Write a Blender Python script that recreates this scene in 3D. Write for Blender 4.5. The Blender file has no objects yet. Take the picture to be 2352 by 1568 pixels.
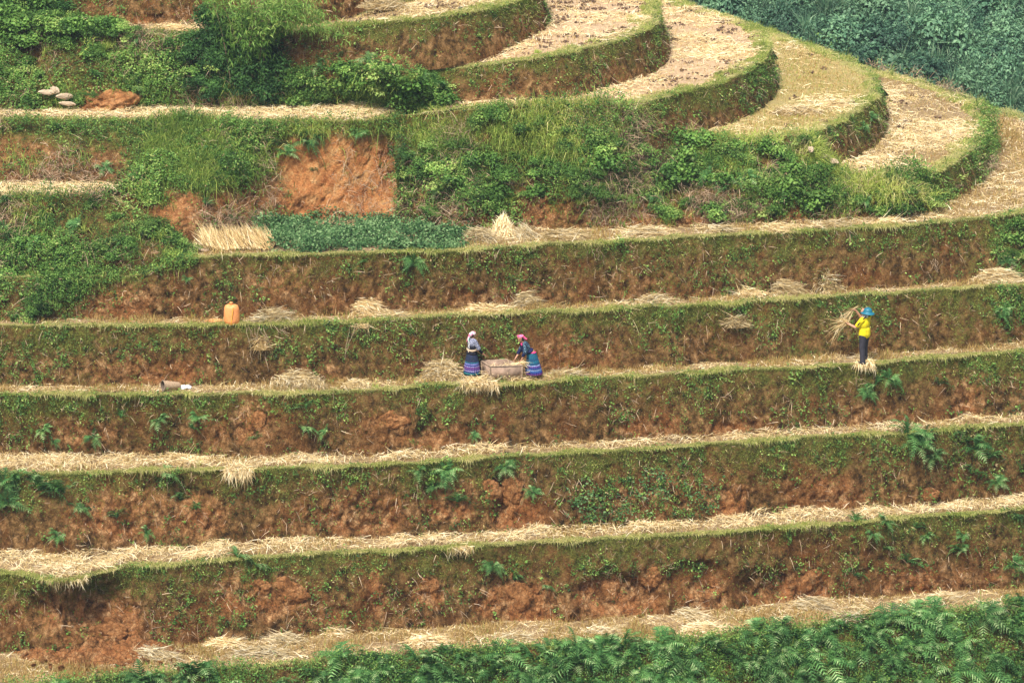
import bpy, bmesh, math, random
import numpy as np
from mathutils import Vector, Matrix
random.seed(11)
rng = np.random.default_rng(11)
scene = bpy.context.scene
COL = scene.collection
A3 = np.array

# ------------------------------------------------------------------ camera
W0, H0 = 2352.0, 1568.0
PITCH = math.radians(15.5); DIST = 120.0; FPX = 9075.0
cam_loc = A3([0.0, -DIST*math.cos(PITCH), DIST*math.sin(PITCH)])
FWD = A3([0.0, math.cos(PITCH), -math.sin(PITCH)])
UPV = A3([0.0, math.sin(PITCH), math.cos(PITCH)])
RGT = A3([1.0, 0.0, 0.0])
cd = bpy.data.cameras.new('camera'); cam = bpy.data.objects.new('camera', cd)
COL.objects.link(cam); scene.camera = cam
cam.location = cam_loc
cam.rotation_euler = (math.pi/2 - PITCH, 0, 0)
cd.sensor_width = 36.0; cd.lens = 36.0*FPX/W0
cd.clip_start = 1.0; cd.clip_end = 2000.0

def P(u, v, z):
    """point at height z seen at photograph position (u, v)"""
    u = np.asarray(u, float); v = np.asarray(v, float); z = np.asarray(z, float)
    d = FWD + RGT*((u-W0/2)/FPX)[..., None] + UPV*((H0/2-v)/FPX)[..., None]
    t = (z-cam_loc[2])/d[..., 2]
    return cam_loc + d*t[..., None]

def PX(p):
    q = np.asarray(p, float) - cam_loc
    dep = q@FWD
    return (q@RGT)/dep*FPX + W0/2, H0/2 - (q@UPV)/dep*FPX

# ------------------------------------------------------------------ noise
def _hash(i, j, k, s):
    h = (i*374761393 + j*668265263 + k*2147483647 + s*1274126177) & 0xFFFFFFFF
    h = ((h ^ (h >> 13))*1274126177) & 0xFFFFFFFF
    h = h ^ (h >> 16)
    return (h & 0xFFFF)/65535.0

def vn(p, s=0):
    p = np.asarray(p, float)
    i = np.floor(p).astype(np.int64); f = p-i; f = f*f*(3-2*f)
    r = 0
    for a in (0, 1):
        for b in (0, 1):
            for c in (0, 1):
                w = (f[..., 0] if a else 1-f[..., 0])*(f[..., 1] if b else 1-f[..., 1])*(f[..., 2] if c else 1-f[..., 2])
                r = r + w*_hash(i[..., 0]+a, i[..., 1]+b, i[..., 2]+c, s)
    return r

def fbm(p, sc=1.0, octv=4, s=0):
    """-1..1"""
    p = np.asarray(p, float)*sc
    r = 0; a = 1; t = 0
    for o in range(octv):
        r = r + a*(vn(p, s+o)*2-1); t += a; a *= .5; p = p*2.03+7.1
    return r/t*1.5

def sst(a, b, x):
    t = np.clip((x-a)/(b-a), 0, 1); return t*t*(3-2*t)

def ell(u, v, lst):
    """soft ellipses at photograph positions (stains, bare spots, plant cover of the real slope)"""
    m = np.zeros(np.shape(u))
    for e in lst:
        s = e[4] if len(e) > 4 else 1.0
        d = np.sqrt(((u-e[0])/e[2])**2 + ((v-e[1])/e[3])**2)
        m = np.maximum(m, s*np.clip((1.25-d)/.5, 0, 1))
    return m

# ------------------------------------------------------------------ meshes
def raw_mesh(name, V, F, attrs=None, smooth=False):
    V = np.ascontiguousarray(V, np.float32).reshape(-1, 3); F = np.ascontiguousarray(F, np.int32)
    n, k = F.shape
    me = bpy.data.meshes.new(name)
    me.vertices.add(len(V)); me.vertices.foreach_set('co', V.ravel())
    me.loops.add(n*k); me.loops.foreach_set('vertex_index', F.ravel())
    me.polygons.add(n)
    me.polygons.foreach_set('loop_start', np.arange(0, n*k, k, dtype=np.int32))
    me.polygons.foreach_set('loop_total', np.full(n, k, np.int32))
    if smooth: me.polygons.foreach_set('use_smooth', np.ones(n, bool))
    for a, val in (attrs or {}).items():
        at = me.attributes.new(a, 'FLOAT', 'POINT'); at.data.foreach_set('value', np.ascontiguousarray(val, np.float32).ravel())
    me.update(); me.validate()
    return me

def link(name, me, mat=None, parent=None, loc=None):
    o = bpy.data.objects.new(name, me); COL.objects.link(o)
    if mat is not None and me is not None and len(me.materials) == 0: me.materials.append(mat)
    if parent is not None: o.parent = parent
    if loc is not None: o.location = loc
    return o

def tag(o, label=None, cat=None, group=None, kind=None):
    if label: o['label'] = label
    if cat: o['category'] = cat
    if group: o['group'] = group
    if kind: o['kind'] = kind
    return o

def empty(name, loc, rz=0):
    o = bpy.data.objects.new(name, None); COL.objects.link(o); o.location = loc; o.rotation_euler = (0, 0, rz)
    o.empty_display_size = .2
    return o

class Geo:
    """collects triangles with a tint per vertex"""
    def __init__(s): s.V = []; s.F = []; s.T = []; s.n = 0
    def add(s, V, F, T):
        V = V.reshape(-1, 3); s.V.append(V); s.F.append(F+s.n); s.T.append(np.broadcast_to(T, (len(V),)).astype(np.float32)); s.n += len(V)
    def blades(s, p, d, L, W, droop, tint, side=None, bend=.10):
        N = len(p)
        if N == 0: return
        L = np.broadcast_to(L, (N,)).astype(float)[:, None]; W = np.broadcast_to(W, (N,)).astype(float)[:, None]
        droop = np.broadcast_to(droop, (N,)).astype(float)
        tint = np.broadcast_to(tint, (N,)).astype(float)
        if side is None:
            side = np.cross(d, rng.normal(size=(N, 3)))
        side = side/np.maximum(np.linalg.norm(side, axis=1, keepdims=True), 1e-6)
        bv = rng.normal(size=(N, 3))*L*bend
        def at(t):
            q = p + d*L*t + bv*(t*t); q[:, 2] -= droop*L[:, 0]*t*t; return q
        a, b, c = at(0), at(.5), at(1)
        V = np.stack([a-side*W*.5, a+side*W*.5, b-side*W*.5, b+side*W*.5, c], 1)
        base = np.arange(N)[:, None]*5
        F = np.concatenate([base+A3([0, 1, 3]), base+A3([0, 3, 2]), base+A3([2, 3, 4])])
        s.add(V, F, np.repeat(tint, 5))
    def leaves(s, p, n, S, tint, asp=.55, down=.3):
        N = len(p)
        if N == 0: return
        S = np.broadcast_to(S, (N,)).astype(float)[:, None]; tint = np.broadcast_to(tint, (N,)).astype(float)
        n = n/np.maximum(np.linalg.norm(n, axis=1, keepdims=True), 1e-6)
        t = np.cross(n, rng.normal(size=(N, 3))); t[:, 2] -= down*np.abs(rng.normal(size=N))
        t -= n*(t*n).sum(1, keepdims=True); t /= np.maximum(np.linalg.norm(t, axis=1, keepdims=True), 1e-6)
        b = np.cross(n, t)
        V = np.stack([p-t*S*.5, p-b*S*asp*.5+n*S*.10, p+t*S*.5-n*S*.1, p+b*S*asp*.5+n*S*.10], 1)
        base = np.arange(N)[:, None]*4
        F = np.concatenate([base+A3([0, 1, 2]), base+A3([0, 2, 3])])
        s.add(V, F, np.repeat(tint, 4))
    def tube(s, pts, rad, tint, k=5):
        pts = np.asarray(pts, float); n = len(pts); rad = np.broadcast_to(rad, (n,))
        tg = np.gradient(pts, axis=0); tg /= np.linalg.norm(tg, axis=1, keepdims=True)+1e-9
        ref = A3([0.3, 0.9, 0.31]); a = np.cross(tg, ref); a /= np.linalg.norm(a, axis=1, keepdims=True)+1e-9
        b = np.cross(tg, a); an = np.arange(k)*2*math.pi/k
        V = pts[:, None]+(a[:, None]*np.cos(an)[None, :, None]+b[:, None]*np.sin(an)[None, :, None])*rad[:, None, None]
        F = []
        for i in range(n-1):
            for j in range(k):
                q = [i*k+j, i*k+(j+1) % k, (i+1)*k+(j+1) % k, (i+1)*k+j]
                F += [[q[0], q[1], q[2]], [q[0], q[2], q[3]]]
        s.add(V, A3(F), tint)
    def mesh(s, name):
        return raw_mesh(name, np.concatenate(s.V), np.concatenate(s.F), {'tint': np.concatenate(s.T)})

# ------------------------------------------------------------------ materials
def newmat(name):
    m = bpy.data.materials.new(name); m.use_nodes = True; nt = m.node_tree
    b = nt.nodes['Principled BSDF']; b.inputs['Roughness'].default_value = .85
    b.inputs['Specular IOR Level'].default_value = .2
    return m, nt, b

def node(nt, t, **kw):
    n = nt.nodes.new(t)
    for k, v in kw.items():
        if k.startswith('i_'): n.inputs[k[2:].replace('_', ' ')].default_value = v
        else: setattr(n, k, v)
    return n

def ramp(nt, src, stops, interp='LINEAR'):
    r = nt.nodes.new('ShaderNodeValToRGB'); cr = r.color_ramp; cr.interpolation = interp
    while len(cr.elements) < len(stops): cr.elements.new(.5)
    for e, (p, c) in zip(cr.elements, stops):
        e.position = p; e.color = (*c, 1) if len(c) == 3 else c
    nt.links.new(src, r.inputs[0]); return r

def noise(nt, scale, detail=4, rough=.6, vec=None, stretch=None):
    n = node(nt, 'ShaderNodeTexNoise'); n.inputs['Scale'].default_value = scale; n.inputs['Detail'].default_value = detail
    n.inputs['Roughness'].default_value = rough
    if vec is None:
        tc = node(nt, 'ShaderNodeTexCoord'); vec = tc.outputs['Object']
    if stretch:
        mp = node(nt, 'ShaderNodeMapping'); mp.inputs['Scale'].default_value = stretch; nt.links.new(vec, mp.inputs[0]); vec = mp.outputs[0]
    nt.links.new(vec, n.inputs['Vector'])
    return n

def mixc(nt, fac, a, b, mode='MIX'):
    m = node(nt, 'ShaderNodeMix', data_type='RGBA', blend_type=mode)
    if isinstance(fac, (int, float)): m.inputs[0].default_value = fac
    else: nt.links.new(fac, m.inputs[0])
    for s, x in ((6, a), (7, b)):
        if isinstance(x, tuple): m.inputs[s].default_value = (*x, 1)
        else: nt.links.new(x, m.inputs[s])
    return m.outputs[2]

def mth(nt, op, a, b=None, clamp=False):
    m = node(nt, 'ShaderNodeMath', operation=op); m.use_clamp = clamp
    for i, x in enumerate((a, b)):
        if x is None: continue
        if isinstance(x, (int, float)): m.inputs[i].default_value = x
        else: nt.links.new(x, m.inputs[i])
    return m.outputs[0]

def attr(nt, name):
    return node(nt, 'ShaderNodeAttribute', attribute_name=name).outputs['Fac']

def tint_mat(name, stops, trans=0.0, rough=.7, spec=.2, tcol=None):
    """foliage or straw: the colour of every leaf or blade comes from its own tint"""
    m, nt, b = newmat(name)
    r = ramp(nt, attr(nt, 'tint'), stops)
    oi = node(nt, 'ShaderNodeObjectInfo')
    hs = node(nt, 'ShaderNodeHueSaturation'); nt.links.new(r.outputs[0], hs.inputs['Color'])
    nt.links.new(mth(nt, 'ADD', mth(nt, 'MULTIPLY', oi.outputs['Random'], .5), .72), hs.inputs['Value'])
    nt.links.new(hs.outputs[0], b.inputs['Base Color']); b.inputs['Roughness'].default_value = rough
    b.inputs['Specular IOR Level'].default_value = spec
    if trans > 0:
        tr = node(nt, 'ShaderNodeBsdfTranslucent'); nt.links.new(hs.outputs[0], tr.inputs[0])
        mx = node(nt, 'ShaderNodeMixShader'); mx.inputs[0].default_value = trans
        nt.links.new(b.outputs[0], mx.inputs[1]); nt.links.new(tr.outputs[0], mx.inputs[2])
        nt.links.new(mx.outputs[0], nt.nodes['Material Output'].inputs[0])
    return m

def plain(name, c, rough=.8, spec=.2, var=.15, sc=8.0, bump=0.0):
    m, nt, b = newmat(name)
    n = noise(nt, sc, 4)
    c2 = tuple(max(0, x*(1-var*2)) for x in c); c3 = tuple(min(1, x*(1+var)) for x in c)
    r = ramp(nt, n.outputs[0], [(.3, c2), (.7, c3)]); nt.links.new(r.outputs[0], b.inputs['Base Color'])
    b.inputs['Roughness'].default_value = rough; b.inputs['Specular IOR Level'].default_value = spec
    if bump:
        bm = node(nt, 'ShaderNodeBump'); bm.inputs['Strength'].default_value = bump; bm.inputs['Distance'].default_value = .02
        nt.links.new(n.outputs[0], bm.inputs['Height']); nt.links.new(bm.outputs[0], b.inputs['Normal'])
    return m

def earth_mat():
    m, nt, b = newmat('earth')
    moss, bare, lipa = attr(nt, 'moss'), attr(nt, 'bare'), attr(nt, 'lip')
    n1 = noise(nt, .8, 5).outputs[0]; n2 = noise(nt, 4.5, 8, .72, stretch=(1, 1, .75)).outputs[0]; n3 = noise(nt, 17, 6, .75).outputs[0]
    n4 = noise(nt, 2.0, 6, .68).outputs[0]; n5 = noise(nt, 42, 4, .75).outputs[0]
    base = ramp(nt, n2, [(.37, (.026, .015, .005)), (.5, (.140, .076, .024)), (.66, (.34, .200, .075))]).outputs[0]
    red = ramp(nt, n3, [(.38, (.070, .027, .008)), (.62, (.31, .120, .036))]).outputs[0]
    base = mixc(nt, ramp(nt, n1, [(.48, (0, 0, 0)), (.66, (.8, .8, .8))]).outputs[0], base, red)
    org = ramp(nt, n2, [(.37, (.075, .034, .012)), (.49, (.32, .150, .054)), (.66, (.70, .44, .21))]).outputs[0]
    org = mixc(nt, ramp(nt, n4, [(.42, (0, 0, 0)), (.60, (.75, .75, .75))]).outputs[0], org, (.40, .145, .045))
    vo = node(nt, 'ShaderNodeTexVoronoi', feature='DISTANCE_TO_EDGE'); vo.inputs['Scale'].default_value = 7.0
    tcv = node(nt, 'ShaderNodeTexCoord'); wv = mixc(nt, .12, tcv.outputs['Object'], noise(nt, 4.0, 3).outputs[1]); nt.links.new(wv, vo.inputs['Vector'])
    crk = ramp(nt, vo.outputs[0], [(.0, (.25, .22, .2)), (.10, (1, 1, 1))]).outputs[0]
    org = mixc(nt, .75, org, crk, 'MULTIPLY')
    bf = mth(nt, 'MULTIPLY', mth(nt, 'ADD', bare, mth(nt, 'MULTIPLY', mth(nt, 'SUBTRACT', n2, .55), 1.8)), 1.3, True)
    bf = mth(nt, 'MULTIPLY', bf, mth(nt, 'GREATER_THAN', bare, .02))
    col = mixc(nt, bf, base, org)
    ms = ramp(nt, n3, [(.36, (.024, .032, .007)), (.52, (.105, .125, .022)), (.66, (.24, .25, .05))]).outputs[0]
    mf = mth(nt, 'ADD', moss, mth(nt, 'MULTIPLY', mth(nt, 'SUBTRACT', n4, .5), 2.2))
    mf = mth(nt, 'ADD', mf, mth(nt, 'MULTIPLY', mth(nt, 'SUBTRACT', n3, .5), 1.8))
    mf = ramp(nt, mf, [(.30, (0, 0, 0)), (.8, (.88, .88, .88))]).outputs[0]
    col = mixc(nt, mf, col, ms)
    col = mixc(nt, lipa, col, ramp(nt, n3, [(.35, (.34, .32, .09)), (.7, (.62, .54, .22))]).outputs[0])
    col = mixc(nt, ramp(nt, n5, [(.61, (0, 0, 0)), (.66, (.7, .7, .7))]).outputs[0], col, (.50, .34, .17))
    col = mixc(nt, ramp(nt, n5, [(.37, (.85, .85, .85)), (.43, (0, 0, 0))]).outputs[0], col, (.035, .022, .012))
    col = mixc(nt, mth(nt, 'MULTIPLY', attr(nt, 'scar'), mth(nt, 'ADD', mth(nt, 'MULTIPLY', n2, 1.2), .25, True)), col, ramp(nt, mth(nt, 'ADD', mth(nt, 'MULTIPLY', n4, .6), mth(nt, 'MULTIPLY', n3, .4)), [(.38, (.36, .115, .036)), (.5, (.58, .250, .085)), (.62, (.80, .47, .20))]).outputs[0])
    nt.links.new(col, b.inputs['Base Color']); b.inputs['Roughness'].default_value = .95; b.inputs['Specular IOR Level'].default_value = .1
    h = mth(nt, 'ADD', mth(nt, 'MULTIPLY', n2, 1.0), mth(nt, 'MULTIPLY', n3, .6))
    bm = node(nt, 'ShaderNodeBump'); bm.inputs['Strength'].default_value = 1.0; bm.inputs['Distance'].default_value = .16
    nt.links.new(h, bm.inputs['Height']); nt.links.new(bm.outputs[0], b.inputs['Normal'])
    return m

def field_mat(name, c1, c2, c3, k=.5):
    m, nt, b = newmat(name)
    n2 = noise(nt, 3.2, 6, .65).outputs[0]; n3 = noise(nt, 22, 5, .7, stretch=(1, .5, 1)).outputs[0]
    col = ramp(nt, n3, [(.35, c2), (.6, c1)]).outputs[0]
    col = mixc(nt, ramp(nt, n2, [(k, (0, 0, 0)), (k+.12, (.8, .8, .8))]).outputs[0], col, c3)
    nt.links.new(col, b.inputs['Base Color']); b.inputs['Roughness'].default_value = .95
    bm = node(nt, 'ShaderNodeBump'); bm.inputs['Strength'].default_value = .8; bm.inputs['Distance'].default_value = .05
    nt.links.new(n3, bm.inputs['Height']); nt.links.new(bm.outputs[0], b.inputs['Normal'])
    return m

M = {}
M['earth'] = earth_mat()
M['field'] = field_mat('straw_strewn_soil', (.40, .29, .15), (.17, .11, .055), (.16, .095, .05), .52)
M['field_pink'] = field_mat('dry_field_soil', (.56, .40, .24), (.40, .27, .15), (.25, .15, .09), .55)
M['field_green'] = field_mat('stubble_field_soil', (.42, .32, .13), (.30, .24, .09), (.27, .27, .07), .52)
M['straw'] = tint_mat('straw', [(0, (.13, .08, .03)), (.35, (.46, .32, .13)), (.7, (.80, .63, .33)), (1, (.95, .85, .60))], .15, .7, .2)
M['drystem'] = tint_mat('dry_stem', [(0, (.16, .10, .06)), (.5, (.36, .25, .16)), (1, (.60, .46, .30))], 0, .8, .15)
M['stubble'] = tint_mat('stubble', [(0, (.26, .15, .045)), (.5, (.62, .42, .14)), (.85, (.82, .64, .28)), (1, (.38, .46, .08))], .15, .8, .1)
M['grass'] = tint_mat('grass', [(0, (.065, .11, .03)), (.35, (.20, .31, .055)), (.7, (.52, .60, .13)), (1, (.92, .82, .38))], .45, .7, .2)
M['leaf'] = tint_mat('leaf', [(0, (.016, .040, .012)), (.40, (.062, .150, .024)), (.72, (.165, .31, .055)), (.93, (.36, .50, .12)), (1, (.40, .28, .14))], .25, .6, .25)
M['darkleaf'] = tint_mat('dark_leaf', [(0, (.012, .040, .010)), (.5, (.042, .115, .026)), (1, (.13, .27, .06))], .25, .6, .2)
M['vine'] = tint_mat('vine_leaf', [(0, (.014, .042, .012)), (.5, (.065, .165, .046)), (1, (.30, .46, .19))], .25, .6, .2)
M['fern'] = tint_mat('fern', [(0, (.014, .050, .014)), (.4, (.055, .165, .040)), (.8, (.19, .39, .11)), (1, (.46, .60, .26))], .3, .6, .25)
M['hazed_farleaf'] = tint_mat('hazed_far_leaf', [(0, (.014, .048, .030)), (.5, (.080, .190, .100)), (1, (.24, .42, .21))], .3, .55, .4)  # bluish distance haze mixed into the leaf colour, as the haze volume is thin
M['hazed_fargrass'] = tint_mat('hazed_far_reed', [(0, (.04, .12, .07)), (.6, (.13, .27, .14)), (1, (.34, .48, .28))], .35, .5, .4)  # reed colour likewise carries painted distance haze
# ------------------------------------------------------------------ terrace curves (photograph position, height)
NU = 1000
US = np.linspace(-330, 2680, NU)
def smooth(a, k):
    if k < 1: return a
    w = np.exp(-.5*(np.arange(-3*k, 3*k+1)/k)**2); w /= w.sum()
    ap = np.pad(a, 3*k, mode='reflect', reflect_type='odd')
    return np.convolve(ap, w, 'valid')
def cv(pts, k=6):
    x = A3([p[0] for p in pts], float); y = A3([p[1] for p in pts], float)
    r = np.interp(US, x, y)
    r = np.where(US < x[0], y[0]+(US-x[0])*0.0, r)
    sl = (y[-1]-y[-2])/(x[-1]-x[-2]); r = np.where(US > x[-1], y[-1]+(US-x[-1])*sl, r)
    r = smooth(r, k)
    return r + 3.4*fbm(np.stack([US/60, US*0+pts[0][1], US*0], -1), 1, 5, 5)

LIP = {1: cv([(0,1578),(400,1542),(850,1512),(1200,1484),(1600,1470),(1900,1428),(2352,1388)], 12),
       2: cv([(0,1312),(90,1325),(150,1333),(250,1308),(300,1300),(600,1280),(900,1264),(1100,1252),(1300,1241),(1600,1225),(1900,1205),(2200,1180),(2352,1167)]),
       3: cv([(0,1086),(200,1087),(400,1078),(500,1074),(560,1082),(620,1076),(700,1074),(1000,1060),(1300,1040),(1600,1021),(1900,1001),(2100,990),(2352,972)]),
       4: cv([(0,904),(200,906),(400,904),(600,904),(760,903),(850,893),(1000,886),(1100,884),(1300,874),(1500,861),(1800,845),(2000,833),(2352,806)]),
       5: cv([(0,748),(100,746),(300,750),(500,744),(600,746),(800,738),(1000,728),(1200,718),(1400,710),(1600,700),(1800,688),(2000,676),(2250,661),(2352,656)]),
       6: cv([(0,592),(400,590),(600,587),(800,584),(1000,579),(1200,566),(1400,556),(1600,546),(1800,534),(2000,521),(2200,508),(2280,500),(2352,484)])}
FOOT = {2: cv([(0,1500),(300,1495),(450,1480),(700,1462),(1000,1440),(1300,1426),(1600,1410),(1900,1376),(2352,1350)], 10),
        3: cv([(0,1276),(200,1276),(350,1262),(600,1248),(900,1234),(1200,1220),(1500,1203),(1800,1180),(2100,1160),(2352,1144)]),
        4: cv([(0,1040),(400,1043),(520,1052),(600,1056),(700,1052),(1000,1038),(1300,1022),(1600,1006),(1900,983),(2352,957)]),
        5: cv([(0,888),(400,888),(600,884),(850,876),(1000,866),(1250,857),(1400,848),(1600,838),(1800,826),(2000,815),(2352,790)]),
        6: cv([(0,735),(100,735),(500,732),(800,722),(1200,704),(1600,688),(2000,662),(2352,643)])}
Z = {4: 0.0}
def find_dz(lipv, footv, zl=None, zf=None):
    best = None
    for dz in np.arange(1.0, 3.2, .01):
        a = P(US, lipv, np.full(NU, zl if zl is not None else zf+dz)); b = P(US, footv, np.full(NU, zf if zf is not None else zl-dz))
        dy = np.median(a[:, 1]-b[:, 1]); e = abs(dy-.24*dz)
        if best is None or e < best[0]: best = (e, dz)
    return best[1]
for k in (5, 6): Z[k] = Z[k-1]+find_dz(LIP[k], FOOT[k], zf=Z[k-1])
for k in (3, 2, 1): Z[k] = Z[k+1]-find_dz(LIP[k+1], FOOT[k+1], zl=Z[k+1])
print('Z', Z)
ZL7, ZT8, ZA, ZB, ZC = Z[6]+1.3, Z[6]+2.85, Z[6]+1.0, Z[6]+2.15, Z[6]+3.35
ZD, ZE = ZC+1.25, ZC+2.4

def catmull(pts, n):
    """resample control points (u, v, z) to n world points"""
    p = A3(pts, float); m = len(p)
    q = np.vstack([2*p[0]-p[1], p, 2*p[-1]-p[-2]])
    out = []
    for i in range(m-1):
        t = np.linspace(0, 1, 40, endpoint=False)[:, None]
        a, b, c, d = q[i], q[i+1], q[i+2], q[i+3]
        out.append(.5*((2*b)+(-a+c)*t+(2*a-5*b+4*c-d)*t*t+(-a+3*b-3*c+d)*t**3))
    out.append(p[-1][None]); o = np.vstack(out)
    w = P(o[:, 0], o[:, 1], o[:, 2])
    s = np.r_[0, np.cumsum(np.linalg.norm(np.diff(w, axis=0), axis=1))]; t = np.linspace(0, s[-1], n)
    return np.stack([np.interp(t, s, w[:, k]) for k in range(3)], -1)

def outward(c):
    t = np.gradient(c[:, :2], axis=0)
    for k in range(2): t[:, k] = smooth(t[:, k], 5)
    t /= np.linalg.norm(t, axis=1, keepdims=True)+1e-9
    return np.stack([t[:, 1], -t[:, 0], t[:, 0]*0], -1)

class Patch: pass
PATCH = {}
def grid_faces(m, n):
    i = np.arange(m-1)[:, None]*n+np.arange(n-1)[None]
    return np.stack([i, i+1, i+n+1, i+n], -1).reshape(-1, 4)
def grid_normals(G):
    a = np.gradient(G, axis=1); b = np.gradient(G, axis=0); n = np.cross(a, b)
    return n/(np.linalg.norm(n, axis=-1, keepdims=True)+1e-9)

def riser(key, name, foot, lip, rows, amp, mossf, baref, bulge=0.0, bund=.04, lipw=.16, hollow=None, rough=1.0):
    """a bank: foot curve up to lip curve, with the turf lip rolled over the top"""
    n = len(foot); o = outward(lip)
    L = []; T = []
    L.append(foot+A3([0, 0, -.3])+o*.05); T.append(-.1)
    for t in np.linspace(0, 1, rows):
        q = foot*(1-t)+lip*t
        q = q + o*(bulge*math.sin(math.pi*t))
        L.append(q); T.append(t)
    for off, dz in ((.08, bund*.8), (lipw*.5, bund), (lipw, bund*.3), (lipw+.2, -.12)):
        L.append(lip-o*off+A3([0, 0, dz])); T.append(1+off)
    G = np.stack(L); T = A3(T)
    if T.size < 2: return
    u, v = PX(G); tt = np.repeat(T[:, None], n, 1)
    moss = np.clip(mossf(u, v, tt, G), 0, 1); bare = np.clip(baref(u, v, tt, G), 0, 1)
    Gs = G*A3([1, 1, .7])
    d = amp*(.9*fbm(Gs, .55, 3, 3) + .55*fbm(Gs, 1.7, 3, 9)) + amp*(.45+.4*bare*rough)*fbm(G, 5, 3, 21) + .03*fbm(G, 11, 3, 31)
    rid = 1-np.abs(fbm(G*A3([1, 1, .35]), 2.2, 3, 41)); d += amp*.5*rough*bare*(rid-.6)
    if hollow: d -= ell(u+18*fbm(G, 1.2, 2, 5), v+12*fbm(G, 1.5, 2, 6), hollow)*sst(0, .12, tt)*sst(1.0, .86, tt)
    d -= .16*bare*np.clip(1-tt, 0, 1)*sst(.2, .8, bare)
    fade = np.where(tt < 0, .3, np.where(tt > 1, np.clip(.35-(tt-1), .0, .35), 1-.55*sst(.8, 1, tt)))
    G = G + o[None]*(d*fade)[..., None]
    G[..., 2] += np.where(tt > .95, .03*fbm(G, 2.5, 3, 51), .25*amp*fade*fbm(G, 3, 3, 61))
    me = raw_mesh(name, G, grid_faces(*G.shape[:2]), {'moss': moss, 'bare': bare, 'lip': (tt > 1.0)*1.0, 'scar': (ell(u+14*fbm(G, 1.3, 3, 5), v+10*fbm(G, 1.7, 3, 6), [(790,405,155,105),(875,430,65,100),(680,475,100,50,.8),(400,470,50,50,.4)]) if key == 'T8' else u*0)*(tt < .95)}, True)
    ob = link(name, me, M['earth']); tag(ob, kind='structure')
    p = Patch(); p.G = G; p.N = -grid_normals(G); p.t = tt; p.moss = moss; p.bare = bare; p.u, p.v = PX(G); p.o = o; p.lip = lip; p.foot = foot
    if (p.N[rows//2]*o).sum() < 0: p.N = -p.N
    PATCH[key] = p
    return p

def tread(key, name, front, back, rows, mat, amp=.03, powr=1.0):
    G = np.stack([front*(1-t**powr)+back*t**powr for t in np.linspace(0, 1, rows)])
    G[..., 2] += amp*fbm(G, 1.3, 4, 71)
    me = raw_mesh(name, G, grid_faces(*G.shape[:2]), None, True)
    ob = link(name, me, mat); tag(ob, kind='structure')
    p = Patch(); p.G = G; p.N = np.zeros_like(G); p.N[..., 2] = 1; p.u, p.v = PX(G); p.front = front; p.back = back
    p.t = np.repeat(np.linspace(0, 1, rows)[:, None], G.shape[1], 1)
    PATCH[key] = p
    return p

# bare earth and turf cover, located on the slope
BARE = {2: [(150,1400,110,70),(270,1420,60,60),(860,1365,35,50),(990,1365,30,40),(1190,1385,95,60),(1490,1350,45,60),(1400,1380,80,50),(1620,1370,50,50),(1850,1350,60,45),(640,1370,60,50),(740,1400,60,40,.6),(2100,1330,100,40,.5),(540,1360,50,60,.8)],
        3: [(300,1180,150,60,.9),(850,1170,120,55,.8),(1040,1150,60,50),(1180,1130,50,50),(1190,1180,60,40),(1480,1150,80,50,.6),(1670,1150,50,50),(1600,1120,120,40,.8),(450,1180,80,50,.8),(700,1190,80,40,.5),(1900,1130,90,40,.5)],
        4: [(180,990,100,30,.6),(480,980,60,40,.7),(890,980,60,40,.8),(590,970,40,50,.8),(1050,1000,120,25,.6),(1700,990,90,30,.5),(1500,980,60,30,.6),(2220,920,40,50,.6),(2000,950,60,40,.4)],
        5: [(60,840,90,35,.6),(330,850,150,35,.75),(1290,790,35,60,.8),(1230,850,100,25,.5),(720,850,80,30,.5),(1350,830,60,30,.6),(1620,800,60,40,.3)],
        6: [(250,680,130,50,.7),(650,640,60,50,.6),(850,690,120,30,.5),(440,650,70,60,.4),(1150,680,160,25,.5),(1500,660,100,30,.4),(1900,640,120,35,.3)],
        'T8': [(790,400,150,110,1.6),(880,430,60,90,1.6),(700,480,100,50,.9),(640,400,50,60,.7),(380,380,60,60,.6),(80,350,90,50,.6),(250,350,60,40,.5),(540,470,120,40,.7),(420,490,60,40,.8)]}
def mk_moss(base, top, extra=None):
    def f(u, v, t, G):
        m = base + (top-base)*sst(.25, 1.0, t) + .30*fbm(G, .45, 3, 77) + np.where(t > .97, .3, 0)
        if extra: m = m + ell(u, v, extra)
        return m
    return f
def mk_bare(lst, low=.25):
    def f(u, v, t, G):
        n = fbm(G, 1.4, 3, 88)
        b = ell(u+25*n, v+14*fbm(G, 2.0, 2, 99), lst)*(.75+.5*n) + low*sst(.55, .05, t)*(.6+.8*fbm(G, .8, 3, 101))
        return np.where(t > .9, 0, b)
    return f

for k in range(2, 7):
    lip = P(US, LIP[k], np.full(NU, Z[k])); foot = P(US, FOOT[k], np.full(NU, Z[k-1]))
    dz = Z[k]-Z[k-1]; mn = .06*dz
    lipf = lip.copy()
    foot[:, 1] = np.minimum(foot[:, 1], lip[:, 1]-mn)
    if k == 6: lip = foot+(lip-foot)*(1-.32*sst(440, 300, US))[:, None]
    base, top = {2: (-.12, .62), 3: (-.08, .62), 4: (.0, .6), 5: (.12, .6), 6: (.10, .55)}[k]
    riser(k, 'terrace_bank', foot, lip, 38, .13 if k < 4 else .10, mk_moss(base, top, [(1700,1050,500,60,.15)] if k == 3 else None), mk_bare(BARE[k], {2: .34, 3: .28, 4: .22, 5: .12, 6: .12}[k]), hollow={2: [(180,1400,120,66,.5),(1420,1360,75,45,.3),(1600,1330,60,40,.3),(880,1400,60,40,.2),(1750,1350,60,40,.25)], 3: [(1150,1150,20,55,.4),(390,1130,60,30,.2)], 4: [(980,990,25,30,.3)]}.get(k))
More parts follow.
